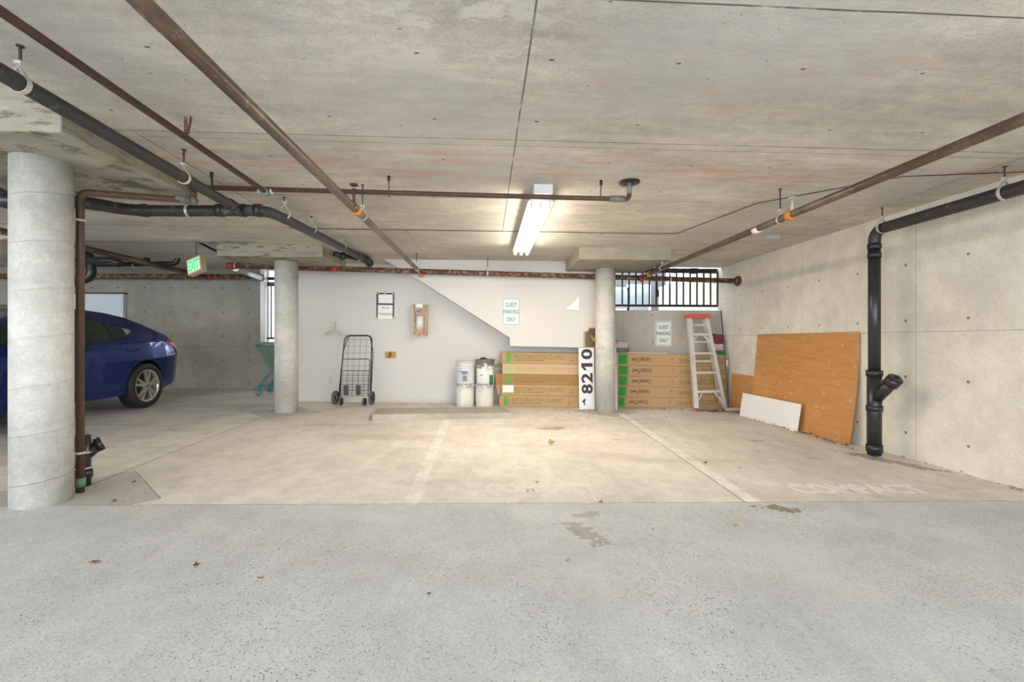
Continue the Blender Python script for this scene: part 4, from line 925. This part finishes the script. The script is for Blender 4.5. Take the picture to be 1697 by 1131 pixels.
b3 = bucket(771.5, 634.5, 597, YK, b1[0].location.z+b1[3]+.004, 'clean ribbed white bucket with a picture label, upper left of four', simple('blue_white_plastic', (.64, .67, .67), .4, var=.06), True)
b4 = bucket(804, 635, 594.5, YK, b2[0].location.z+b2[3]+.004, 'paint splashed bucket with raised wire handle, upper right of four', MD1, False, True, True)
t, bx, r, h_ = b3
def curved(mb, bx, Y, r, z0, z1, a0, a1, dr_=.002, n=8):
    vs = []; 
    for zz, rr in ((z0, r), (z1, r)):
        for k in range(n+1): a = R(a0+(a1-a0)*k/n); vs.append(V3((bx+(rr+dr_)*math.sin(a), Y-(rr+dr_)*math.cos(a), zz)))
    mb.add(vs, [(k, k+1, n+2+k, n+1+k) for k in range(n)], True); return mb
z0 = t.location.z
curved(MB(), bx, YK, r*.955, z0+.045, z0+.225, -30, 25).build('picture_label', simple('label_pale', (.55, .55, .60), .5, var=.1), t)
curved(MB(), bx, YK, r*.957, z0+.165, z0+.22, -20, 15, .003).build('label_blue', simple('label_blue', (.16, .18, .38), .5, var=.6, sc=30), t)
curved(MB(), bx, YK, r*.957, z0+.05, z0+.15, -16, 12, .003).build('label_picture', simple('label_dark', (.22, .20, .19), .5, var=.7, sc=30), t)
curved(MB(), bx, YK, r*.957, z0+.205, z0+.212, -52, -20, .003).build('label_stripe', MBLK, t)
t, bx, r, h_ = b4; z0 = t.location.z
curved(MB(), bx, YK, r*.955, z0+.04, z0+.26, -62, 5).build('white_label', MWP, t)
curved(MB(), bx, YK, r*.957, z0+.30, z0+.345, -3, 4, .003).build('label_strip', MWP, t)
mb = MB(); mb.ball((bx-.03, YK-.02, z0+h_), .06, 12, 8, (1, .8, .55)); mb.build('cloth_lump', simple('dark_cloth', (.04, .035, .03), .9), t)
text('lettering', 'P', .035, .03, MINK, face_front((bx-.06, YK-r*.955, z0+.15), 0, -.6), t, .001)
c = wy(815, 632, YK-.12); t = thing('caulk_tube', 'green and white sealant tube standing in front of the splashed bucket', 'bottle', (c.x-.01, YK-.13, b2[0].location.z+b2[3]+.003))
tz = t.location.z; mb = MB(); mb.cyl((c.x-.01, YK-.13, tz), (c.x-.01, YK-.13, tz+.16), .030, 20); mb.build('tube_body', simple('green_label', (.02, .20, .05), .4, var=.5, sc=25), t)
mb = MB(); mb.lathe([(.030, .16), (.030, .22), (.012, .24), (.008, .29), (.001, .29)], (c.x-.01, YK-.13, tz), 20); mb.build('nozzle', MWP, t)

# ================================================================ FOLDING CART
YC = 7.62
t = thing('folding_cart', 'black folding wire shopping cart standing against the white wall', 'shopping cart', (wy(587, 670, YC).x, YC, fz(-2.2)))
CPx = lambda px, py, dy=0: V3((wy(px, py, YC).x, YC+dy+.18*max(0, (672-py)/116), wy(px, py, YC).z))
mb = MB(); mb.tube(fillet([CPx(560.5, 662), CPx(566, 556), CPx(612, 556), CPx(613, 662)], .10), .0095, 12)
mb.tube(fillet([CPx(562, 660, .03), CPx(564.5, 585, -.02), CPx(571, 557, .03), CPx(608, 557, .03), CPx(615.5, 585, -.02), CPx(613, 660, .03)], .05), .007, 10); mb.build('main_frame', MBLK, t)
mb = MB(); mb.tube(fillet([CPx(564.8, 655, -.09), CPx(565.5, 595.5, -.07), CPx(612, 595.5, -.07), CPx(611.5, 655, -.09)], .06), .006, 10); mb.build('front_frame', MBLK, t)
mb = MB()
for px in (572, 582, 592, 602): mb.tube([CPx(px+1, 560), CPx(px, 656)], .0022, 6)
for py in (563, 574.5, 585.5, 607, 615, 623, 631, 639, 647): mb.tube([CPx(565, py), CPx(612, py)], .0022, 6)
mb.build('back_wire_panel', MBLK, t)
mb = MB()
for k in range(6): px = 568+k*8.4; mb.tube([CPx(px, 616, -.08), CPx(px+1.5, 657, -.09)], .0022, 6)
for py in (615, 621, 627, 632, 637, 642, 647, 652, 656): mb.tube([CPx(562.5, py, -.085), CPx(613, py, -.085)], .0025 if py != 615 else .004, 6)
mb.build('front_wire_panel', MBLK, t)
for px in (575.3, 595.5): mb = MB(); mb.box(CPx(px, 646.5, -.10), (.078, .006, .16)); mb.build('fabric_patch', MBLK, t)
mb = MB(); mb.tube([CPx(556, 659), CPx(617, 659)], .006, 8); mb.tube([CPx(567, 664, -.1), CPx(604, 664, -.1)], .004, 8); mb.build('axle', MMET, t)
MTY = simple('grey_tyre', (.10, .10, .11), .6, var=.3, sc=30)
def cwheel(c, r, ax, parent, w_=.03):
    Mr = V3(ax).to_track_quat('Z', 'Y').to_matrix()
    mb = MB(); mb.lathe([(r*.82, -w_/2), (r*.96, -w_/2), (r, 0), (r*.96, w_/2), (r*.82, w_/2), (r*.82, -w_/2)], c, 32, Mr); o = mb.build('wheel', MTY, parent)
    mb = MB(); mb.lathe([(.001, -w_*.4), (r*.2, -w_*.4), (r*.2, w_*.4), (.001, w_*.4)], c, 16, Mr)
    for k in range(8):
        a = math.pi*2*k/8; d = Mr @ V3((math.cos(a), math.sin(a), 0)); mb.bar(V3(c)+d*r*.15, V3(c)+d*r*.84, .014, .008, Mr @ V3((0, 0, 1)))
    mb.lathe([(r*.78, -.01), (r*.84, -.01), (r*.84, .01), (r*.78, .01), (r*.78, -.01)], c, 32, Mr); mb.build('wheel_hub', MBLK, o)
xa = wy(556.3, 660, YC).x; xb = wy(616.5, 660, YC).x
for x, s_ in ((xa, -1), (xb, 1)): cwheel((x, YC-.02, fz(x)+.118), .116, (1, -.13, 0), t)
for px, s_ in ((565, -1), (604, 1)): x = wy(px, 664, YC-.12).x; cwheel((x, YC-.12, fz(x)+.068), .066, (1, -.2, 0), t, .025)

# ================================================================ GREEN SHOPPING TROLLEY behind the back column
MGR = simple('green_wire', (.02, .22, .15), .4); MBL = simple('blue_green_frame', (.05, .22, .28), .4)
tx, ty = -4.28, 9.0
t = thing('shopping_trolley', 'green wire supermarket trolley half hidden behind the back column', 'shopping trolley', (tx+.4, ty, fz(tx)))
zf = fz(tx)
mb = MB(); mb.tube([(tx-.02, ty-.25, 1.02), (tx-.02, ty+.25, 1.02)], .016, 12); mb.build('handle', MGR, t)
mb = MB()
A = [(tx+.0, 1.0), (tx+.95, .92), (tx+.90, .60), (tx+.22, .52)]
for s_ in (-1, 1):
    yy = ty+.25*s_
    for k in range(15):
        u = k/14; p = V3((A[0][0]+(A[1][0]-A[0][0])*u, yy, A[0][1]+(A[1][1]-A[0][1])*u)); q = V3((A[3][0]+(A[2][0]-A[3][0])*u, ty+.18*s_, A[3][1]+(A[2][1]-A[3][1])*u)); mb.tube([p, q], .004, 5)
    for k in range(6):
        v = k/5; p = V3((A[0][0]+(A[3][0]-A[0][0])*v, yy-.07*s_*v, A[0][1]+(A[3][1]-A[0][1])*v)); q = V3((A[1][0]+(A[2][0]-A[1][0])*v, yy-.07*s_*v, A[1][1]+(A[2][1]-A[1][1])*v)); mb.tube([p, q], .006 if k in (0, 5) else .004, 6)
for k in range(9):
    u = k/8; y2 = ty-.25+.5*u; y3 = ty-.18+.36*u; mb.tube([(A[0][0], y2, A[0][1]), (A[3][0], y3, A[3][1])], .004, 5); mb.tube([(A[1][0], y2, A[1][1]), (A[2][0], y3, A[2][1])], .004, 5); mb.tube([(A[3][0], y3, A[3][1]), (A[2][0], y3, A[2][1])], .004, 5)
mb.build('basket', MGR, t)
mb = MB()
for s_ in (-1, 1): mb.tube(fillet([(tx+.24, ty+.2*s_, .52), (tx+.02, ty+.24*s_, zf+.17), (tx+.85, ty+.2*s_, zf+.17), (tx+.75, ty+.18*s_, .56)], .08), .014, 8)
mb.build('frame', MBL, t)
for s_ in (-1, 1):
    for xx in (tx+.05, tx+.85):
        mb = MB(); Mr = V3((0, 1, 0)).to_track_quat('Z', 'X').to_matrix(); mb.lathe([(.001, -.016), (.058, -.016), (.065, 0), (.058, .016), (.001, .016)], (xx-.03, ty+.22*s_, fz(xx)+.066), 24, Mr); mb.build('caster', simple('blue_grey_wheel', (.22, .28, .34), .5), t)
        mb = MB(); mb.bb((xx-.045, ty+.22*s_-.022, fz(xx)+.066), (xx+.0, ty+.22*s_-.018, fz(xx)+.17)); mb.bb((xx-.045, ty+.22*s_+.018, fz(xx)+.066), (xx+.0, ty+.22*s_+.022, fz(xx)+.17)); mb.build('caster_fork', MBL, t)

# ================================================================ WHEEL STOP
a, b = ft(616.5, 697.5), ft(848, 693.8); c = ft(846, 681); 
mb = MB(); d = (b-a); d.z = 0; L = d.length; d.normalize(); nrm = V3((-d.y, d.x, 0)); W_ = .62; zc = .055
def WP(u, v, z): p = a+d*u+nrm*v; return V3((p.x, p.y, fz(p.x)+z))
prof = [(0, -.01), (.008, .062), (.03, .078), (W_-.03, .08), (W_, .05), (W_, -.01)]
n = 24; vs = []
for i in range(n+1):
    for v, z in prof: vs.append(WP(L*i/n, v+.006*math.sin(i*2.1)*(v < .1), z+.003*math.sin(i*1.7+v*9)))
m_ = len(prof); fs = [(i*m_+k, i*m_+k+1, (i+1)*m_+k+1, (i+1)*m_+k) for i in range(n) for k in range(m_-1)]+[list(range(m_)), list(range(n*m_, n*m_+m_))[::-1]]
mb.add(vs, fs); tag(mb.build('wheel_stop', m_wallconc('curb_concrete', (.40, .37, .315), 'x', (), (), (90, 90)), bevel=.006), 'low pale concrete curb block on the floor in front of the white wall', 'curb')

# ================================================================ CAR
def build_car(loc):
    t = thing('car', 'dark blue four door sedan parked behind the near column', 'car', loc)
    PA = Mat('blue_metallic_paint', (.002, .016, .155), .25, .5, .4, .6); PA.b.inputs['Coat Roughness'].default_value = .03; PA = PA.m
    GLS = Mat('tinted_glass', (.015, .028, .025), .03, 0, .6).m
    LR, LF = .96, -3.61            # rear and front ends, rear axle at 0
    def lerp_tab(tab, y):
        for (a_, va), (b_, vb) in zip(tab, tab[1:]):
            if y <= b_:
                k = max(0, min(1, (y-a_)/(b_-a_))); k = k*k*(3-2*k) if len(tab) < 3 else k
                return va+(vb-va)*k
        return tab[-1][1]
    TOP = [(-3.61, .50), (-3.52, .66), (-3.3, .76), (-2.9, .87), (-2.35, .955), (-2.1, 1.05), (-1.75, 1.24), (-1.45, 1.36), (-1.1, 1.42), (-.7, 1.435), (-.3, 1.41), (0, 1.355), (.3, 1.245), (.55, 1.13), (.72, 1.055), (.85, 1.01), (.90, .98), (.96, .66)]
    BELT = [(-3.61, .42), (-3.52, .60), (-3.3, .70), (-2.9, .80), (-2.35, .87), (-1.5, .895), (-.5, .93), (.2, .965), (.55, .985), (.72, .985), (.85, .96), (.90, .93), (.96, .60)]
    WID = [(-3.61, .52), (-3.55, .64), (-3.35, .80), (-3.0, .875), (-2.6, .895), (-1.5, .90), (-.3, .90), (.1, .90), (.45, .88), (.65, .85), (.80, .79), (.90, .69), (.96, .58)]
    BOT = [(-3.61, .26), (-3.3, .20), (-2.2, .19), (.3, .20), (.6, .26), (.85, .31), (.96, .36)]
    def sec(y):
        zt, zb, w_, z0 = lerp_tab(TOP, y), lerp_tab(BELT, y), lerp_tab(WID, y), lerp_tab(BOT, y)
        zt = max(zt, zb+.015); k = min(1, (zt-zb)/.48); hgt = zb-z0
        s = [(0, z0), (w_*.80, z0), (w_*.945, z0+.03), (w_*.965, z0+.14*hgt/.75), (w_*.975, z0+.30*hgt), (w_*.985, z0+.50*hgt), (w_*1.0, z0+.68*hgt), (w_*.985, z0+.80*hgt), (w_*.965, z0+.90*hgt), (w_*.925, zb-.004),
             (w_*.90, zb+.012*k)]
        xr_ = w_*(.90-.27*k); zr = zb+(zt-zb)*.80
        s += [(w_*.90+(xr_-w_*.90)*.5, zb+(zr-zb)*.52), (xr_, zr), (xr_*.90, zb+(zt-zb)*.92), (xr_*.6, zb+(zt-zb)*.985), (0, zt)]
        return s
    ys = sorted(set([a_ for a_, _ in TOP]+[LF+(LR-LF)*i/60 for i in range(61)]))
    ns = 16; vs = []; fs = []
    for y in ys:
        s = sec(y)
        for x, z in s: vs.append((x, y, z))
        for x, z in s[-2:0:-1]: vs.append((-x, y, z))
    m_ = 2*ns-2
    for i in range(len(ys)-1):
        for k in range(m_): fs.append((i*m_+k, i*m_+(k+1) % m_, (i+1)*m_+(k+1) % m_, (i+1)*m_+k))
    fs.append(list(range(m_))); fs.append(list(range((len(ys)-1)*m_, len(ys)*m_))[::-1])
    mb = MB(); mb.add(vs, fs, True); body = mb.build('body_shell', [PA, MBLK], t, local=True)
    # cut wheel arches
    cut = MB()
    for yy in (0, -2.7):
        for s_ in (-1, 1): cut.tube([(s_*.62, yy, .335), (s_*1.2, yy, .335)], .365, 40)
    c_ = cut.build('tmp_cut', MBLK, None, local=True); c_.parent = t
    md = body.modifiers.new('b', 'BOOLEAN'); md.object = c_; md.operation = 'DIFFERENCE'; md.solver = 'EXACT'
    bpy.context.view_layer.update(); dg = bpy.context.evaluated_depsgraph_get()
    me = bpy.data.meshes.new_from_object(body.evaluated_get(dg)); body.modifiers.clear(); body.data = me; bpy.data.objects.remove(c_)
    for p in me.polygons:
        c = p.center
        for yy in (0, -2.7):
            rr = math.hypot(c.y-yy, c.z-.335)
            if abs(c.x) > .60 and rr < .3655 and abs(c.x) < .99 and (abs(p.normal.x) > .9 and abs(c.x) < .63 or rr > .33 and abs(p.normal.x) < .5): p.material_index = 1; p.use_smooth = False
    # glass strips on the panel between belt and roof edge
    def gp(y, v, off):
        s = sec(y); P = [V3((q[0], 0, q[1])) for q in (s[10], s[11], s[12])]
        p = P[0].lerp(P[1], v*2) if v < .5 else P[1].lerp(P[2], v*2-1)
        nn = V3((P[2].z-P[0].z, 0, P[0].x-P[2].x)).normalized(); q = p+nn*off; return V3((q.x, y, q.z))
    def strip(y0, y1, vb, vt, off, name, mat, side=1, parent=t, n=16):
        mb = MB(); vv = []
        for i in range(n+1):
            y = y0+(y1-y0)*i/n; b_, t_ = vb(i/n), vt(i/n)
            for j in range(5): q = gp(y, b_+(t_-b_)*j/4, off); vv.append(V3((q.x*side, q.y, q.z)))
        mb.add(vv, [(i*5+j, i*5+j+1, (i+1)*5+j+1, (i+1)*5+j) for i in range(n) for j in range(4)], True); return mb.build(name, mat, parent, local=True)
    def zv(y, z):
        q = sec(y); a_, b_, c_ = q[10][1], q[11][1], q[12][1]
        return max(0, min(1, .5*(z-a_)/(b_-a_) if z < b_ else .5+.5*(z-b_)/(c_-b_)))
    WB = [(-2.2, .93), (-.8, .965), (-.45, .995), (-.25, 1.04), (-.06, 1.12)]; WT = [(-2.2, .96), (-1.95, 1.10), (-1.65, 1.225), (-1.3, 1.275), (-1.0, 1.28), (-.72, 1.26), (-.45, 1.22), (-.2, 1.165), (-.06, 1.125)]
    for sd in (1, -1):
        def rng(y0, y1, e=0): return (lambda u: zv(y0+(y1-y0)*u, lerp_tab(WB, y0+(y1-y0)*u)-e)), (lambda u: zv(y0+(y1-y0)*u, lerp_tab(WT, y0+(y1-y0)*u)+e))
        a_, b_ = rng(-2.2, -.05, .022); strip(-2.2, -.03, a_, b_, .003, 'window_surround', MBLK, sd, n=30)
        for (y0, y1, nm, mm) in ((-2.12, -1.42, 'front_window', GLS), (-1.34, -.49, 'rear_window', GLS), (-.45, -.22, 'quarter_window', GLS), (-.195, -.09, 'corner_trim_panel', simple('grey_corner', (.35, .37, .40), .3))):
            a_, b_ = rng(y0, y1); strip(y0, y1, a_, b_, .007, nm, mm, sd)
    # windscreen and rear glass lie on the top surface
    def topglass(y0, y1, w0, w1, name):
        mb = MB(); vv = []; n = 12
        for i in range(n+1):
            y = y0+(y1-y0)*i/n; s = sec(y); wf = w0+(w1-w0)*i/n
            for j in range(-4, 5):
                u = abs(j)/4*wf; p0, p1, p2, p3 = [V3((q[0], y, q[1])) for q in (s[15], s[14], s[13], s[12])]
                tt = u*3; p = p0.lerp(p1, tt) if tt < 1 else (p1.lerp(p2, tt-1) if tt < 2 else p2.lerp(p3, tt-2)); vv.append(V3((math.copysign(p.x, j) if j else 0, y, p.z+.006)))
        mb.add(vv, [(i*9+j, i*9+j+1, (i+1)*9+j+1, (i+1)*9+j) for i in range(n) for j in range(8)], True); mb.build(name, GLS, t, local=True)
    topglass(-2.3, -1.4, .8, .8, 'windscreen'); topglass(-.05, .62, .75, .7, 'rear_screen')
    def side(y, f, off=.0):        # a point on the flank, f 0 bottom .. 1 belt
        s = sec(y)[2:11]; i = min(int(f*8), 7); k = f*8-i; x = s[i][0]+(s[i+1][0]-s[i][0])*k; z = s[i][1]+(s[i+1][1]-s[i][1])*k; return V3((x+off, y, z))
    def seam(pts, name, r=.0035):
        mb = MB(); mb.tube([side(y, f, .0) for y, f in pts], r, 6); mb.build(name, MBLK, t, local=True)
    seam([(-.16, 1.0), (-.08, .92), (-.06, .82), (-.09, .66), (-.12, .60)], 'door_seam'); seam([(-.12, .60), (-.30, .46), (-.42, .30), (-.47, .05)], 'door_seam', .0025); seam([(-1.38, 1.0), (-1.37, .5), (-1.36, .05)], 'door_seam'); seam([(-2.0, 1.0), (-2.02, .5), (-1.98, .05)], 'door_seam')
    for yy in (-.24, -1.52):
        p = side(yy, .74, .016); mb = MB(); mb.box(p, (.022, .20, .026)); mb.build('door_handle', PA, t, local=True, bevel=.008)
        mb = MB(); mb.ball(side(yy-.03, .71, -.006), .045, 16, 8, (.3, 1.6, .8)); mb.build('recess_shade', MBLK, t, local=True)  # black ball stands for the shade in the hollow behind the handle
    # side skirt crease
    mb = MB(); mb.tube([side(-2.3+i*.1, .12, .002) for i in range(20)], .010, 8); mb.build('sill_moulding', PA, t, local=True)
    # tail and head lights
    def lamp(pts, name, mat, off=.006):
        for sd in (1, -1):
            mb = MB(); n = len(pts); vv = [side(y, f, off) for y, f in pts]; vv = [V3((v.x*sd, v.y+off*.7, v.z)) for v in vv]; cc = sum(vv, V3((0, 0, 0)))/n
            mb.add(vv+[cc+V3((.008*sd, .004, 0))], [(i, (i+1) % n, n) for i in range(n)]); mb.build(name, mat, t, local=True)
    LRED = Mat('tail_lens', (.45, .02, .035), .08, 0, .8).m
    def lampstrip(y0, y1, fb, ft_, name, mat, off, n=16):
        for sd in (1, -1):
            mb = MB(); vv = []
            for i in range(n+1):
                y = y0+(y1-y0)*i/n
                for j in range(6):
                    f = fb(i/n)+(ft_(i/n)-fb(i/n))*j/5; v = side(y, f, 0); v2 = side(y+.01, f, 0); nn = V3((.01, -(v2.x-v.x), 0)).normalized(); v = v+nn*off; vv.append(V3((v.x*sd, v.y, v.z)))
            mb.add(vv, [(i*6+j, i*6+j+1, (i+1)*6+j+1, (i+1)*6+j) for i in range(n) for j in range(5)], True); mb.build(name, mat, t, local=True)
    lampstrip(.44, .895, lambda u: .90-.38*min(1, u*1.4), lambda u: .93+.05*u, 'tail_light', LRED, .006)
    lampstrip(.58, .86, lambda u: .80-.20*min(1, u*1.5), lambda u: .84+.02*u, 'tail_lens', Mat('pink_lens', (.80, .42, .44), .08, 0, .8).m, .010)
    lamp([(-3.5, .80), (-3.4, .70), (-3.1, .85), (-2.95, .97), (-3.2, .98), (-3.45, .95)], 'head_light', MWF, .006)
    mb = MB(); mb.box((0, LR+.002, .52), (.5, .012, .12)); mb.build('number_plate', MWP, t, local=True)
    for sd in (1, -1): mb = MB(); mb.ball((sd*.98, -1.78, .96), .09, 16, 8, (1.0, .6, .65)); mb.build('door_mirror', PA, t, local=True)
    MRB = simple('tyre_rubber', (.016, .016, .017), .65); MAL = simple('alloy_rim', (.60, .56, .50), .28, .75, var=.05)
    for yy in (0, -2.7):
        for sd in (1, -1):
            c = V3((sd*.80, yy, .325)); Mr = V3((sd, 0, 0)).to_track_quat('Z', 'Y').to_matrix(); r = .325
            mb = MB(); mb.lathe([(.232, .092), (.245, .103), (.285, .105), (r-.012, .098), (r, .075), (r, -.09), (.24, -.10), (.2, -.09)], c, 56, Mr); wh = mb.build('tyre', MRB, t, local=True)
            mb = MB(); mb.lathe([(.236, .098), (.224, .100), (.212, .080), (.206, -.06)], c, 56, Mr)
            for k in range(5):
                for dd in (-.19, .19):
                    a = 2*math.pi*k/5+.3; d0 = Mr @ V3((math.cos(a+dd*.7), math.sin(a+dd*.7), 0)); d1 = Mr @ V3((math.cos(a+dd*1.05), math.sin(a+dd*1.05), 0)); ax = Mr @ V3((0, 0, 1))
                    mb.bar(c+d0*.04+ax*.085, c+d1*.22+ax*.082, .036, .024, ax)
            mb.lathe([(.001, .100), (.035, .098), (.055, .085), (.055, .06)], c, 24, Mr); mb.build('rim', MAL, wh, local=True)
            mb = MB(); mb.lathe([(.001, -.02), (.205, -.02)], c, 32, Mr); mb.lathe([(.025, .101), (.029, .101)], c, 20, Mr); ax = Mr @ V3((0, 0, 1)); mb.bar(c+ax*.101+V3((0, -.008, -.018)), c+ax*.101+V3((0, -.008, .018)), .006, .002, ax); mb.bar(c+ax*.101+V3((0, .008, -.018)), c+ax*.101+V3((0, .008, .018)), .006, .002, ax); mb.bar(c+ax*.101+V3((0, -.01, 0)), c+ax*.101+V3((0, .01, 0)), .005, .002, ax); mb.build('brake_and_emblem', MBLK, wh, local=True)
    return t
cp = ft(243, 678)
build_car((cp.x-.895, cp.y+.02, fz(cp.x-.895)-.002))

# pale panel on the far wall, behind the car
a = wy(120, 482, 9.6); b = wy(200, 487, 9.6); z1 = wy(200, 487, 9.6).z
t = thing('wall_panel', 'pale blue white panel with brown top edge against the far wall behind the car', 'panel', ((a.x+b.x)/2, 9.6, fz(a.x)))
mb = MB(); mb.bb((a.x-1.2, 9.66, fz(a.x)+.0), (b.x, 9.745, z1)); mb.build('panel_face', simple('pale_blue_white', (.62, .68, .76), .45, var=.03), t, bevel=.006)
mb = MB(); mb.bb((a.x-1.2, 9.65, z1), (b.x+.02, 9.745, z1+.03)); mb.build('top_edge', MBR, t)

# painted letters on the floor
def m_paint(name, amt):
    a = Mat(name, (.64, .61, .56), .85, spec=.2); p = a.pos(); a.mul(a.noise(p, .8, 6, .6)*.36+.82); a.mix(a.noise(p, 9, 5, .75).ss(.28, .5)*amt, (.86, .85, .82)); return a.done()
MPT = m_paint('worn_floor_paint', .62)
a, b = ft(1312, 811), ft(1528, 811)
def floor_text(s, x0, x1, y0, y1, label, mat):
    xc, yc = (x0+x1)/2, (y0+y1)/2; M = Matrix.Translation((xc, yc, fz(xc)+.0012)) @ Matrix.Rotation(math.atan(K), 4, 'Y')
    o = text('floor_marking', s, x1-x0, y1-y0, mat, M, None, .0006, off=.035); tag(o, label, 'floor marking'); return o
floor_text('COMPACT', a.x, b.x, ft(1400, 819).y, ft(1400, 803).y, 'faded white word COMPACT painted on the floor near the right wall', MPT)
MP2 = m_paint('faint_floor_paint', .15)
a, b = ft(803, 811), ft(990, 811); floor_text('COMPACT', a.x, b.x, ft(850, 818).y, ft(850, 803).y, 'almost worn away word COMPACT painted on the middle stall floor', MP2)

# ================================================================ LEAVES
MLF = [simple('dry_leaf_brown', (.24, .12, .045), .8), simple('dry_leaf_tan', (.44, .28, .12), .8), simple('dry_leaf_dark', (.12, .07, .035), .8)]
def leafmesh(mb, c, s, rz, curl=.3, seed=0, mi=0):
    rnd = random.Random(seed); out = []
    for k in range(10):
        a = 2*math.pi*k/10; r = s*(1 if k % 2 == 0 else .55)*(.8+.4*rnd.random()); out.append(V3((r*math.cos(a), r*.7*math.sin(a), 0)))
    vs = [V3((0, 0, 0))]+out
    for v in vs: v.z = abs(v.x)*curl+rnd.random()*s*.25; v.rotate(Matrix.Rotation(rz, 3, 'Z'))
    mb.add([v+V3(c) for v in vs], [(0, i+1, (i+1) % 10+1) for i in range(10)], True, mi)
def single(px, py, s, mat, label, curl=.5, cat='leaf', grp='dry leaves and scraps on the floor'):
    c = ft(px, py); mb = MB(); leafmesh(mb, (c.x, c.y, fz(c.x)+.002), s, random.random()*6, curl, int(px)); return tag(mb.build('dry_leaf', mat), label, cat, grp)
single(914, 737, .055, MLF[1], 'curled tan leaf on the middle of the stall floor', 1.1)
single(996, 834, .022, MLF[0], 'small brown leaf just in front of the floor joint', .6)
single(940, 933, .022, MFELT, 'small grey crumpled scrap on the lane, below the damp stain', .8)
single(1082, 880, .018, MFELT, 'tiny dark scrap on the lane right of the damp stain', .4)
single(1218, 873, .030, MLF[1], 'yellowish leaf lying on the lane below the stall line', .3)
single(325, 939, .022, MLF[2], 'small dark brown leaf on the lane at left', .5)
single(432, 960, .018, MLF[0], 'small brown leaf on the lane, right of the dark brown leaf', .4)
single(711, 986, .014, MLF[2], 'tiny dark leaf on the lane near the bottom middle', .4)
single(158, 932, .020, MLF[0], 'flat brown leaf on the lane below the near column', .2)
single(1213, 1051, .014, MFELT, 'small dark pebble-like scrap near the bottom right of the lane', .5)
single(1169, 768, .030, MLF[2], 'dark brown leaf on the right stall floor beside the stall line', .4)
single(1226, 777, .018, MLF[2], 'tiny dark leaf on the right stall floor', .4)
single(190, 833, .026, MLF[0], 'rust brown leaf at the joint corner near the column', .6)
single(221, 800, .030, MLF[0], 'thin brown leaf on the floor right of the black cleanout stub', .15)
single(963, 708, .02, MLF[0], 'brown leaf on the floor between the damp stain and the stall line', .4)
single(890, 801, .02, MLF[2], 'small dark leaf on the floor above the lane joint', .3)
single(1105, 692, .03, MLF[0], 'brown leaf on the floor in front of the right boxes', .3)
rnd = random.Random(3); mb = MB()
def scatter(x0, y0, x1, y1, n, sx, sy, s0=.012, s1=.035):
    for i in range(n):
        k = rnd.random(); x = x0+(x1-x0)*k+rnd.gauss(0, sx); y = y0+(y1-y0)*k+rnd.gauss(0, sy); x = min(x, 4.262)
        if y > 7.6: y = 7.6-rnd.random()*.05
        leafmesh(mb, (x, y, fz(x)+.003+rnd.random()*.012), s0+(s1-s0)*rnd.random()**2, rnd.random()*6, .2+.8*rnd.random(), rnd.randrange(9999), rnd.choice((0, 1, 0, 2, 1)))
scatter(3.55, 7.35, 4.1, 7.35, 150, .08, .05); scatter(4.12, 7.2, 4.0, 5.8, 90, .03, .12); scatter(4.05, 5.7, 4.0, 4.7, 70, .03, .08); scatter(4.22, 4.5, 4.22, 2.2, 80, .02, .2, .008, .022)
scatter(1.62, 7.45, 1.78, 7.42, 30, .05, .02, .01, .025); scatter(2.2, 7.55, 3.4, 7.45, 40, .1, .08, .008, .025)
scatter(.9, 6.6, 1.8, 6.9, 30, .2, .2, .006, .018); scatter(-1.4, 7.7, .5, 7.6, 26, .2, .1, .006, .018); scatter(-1.4, 6.15, .2, 6.3, 14, .2, .05, .006, .014)
scatter(2.1, 6.9, 3.9, 5.5, 26, .3, .4, .006, .014)
tag(mb.build('leaf_litter', MLF, org=(3.7, 7.4, fz(3.7))), 'dry brown leaf litter gathered along the right wall and box fronts', 'leaves', None, 'stuff')
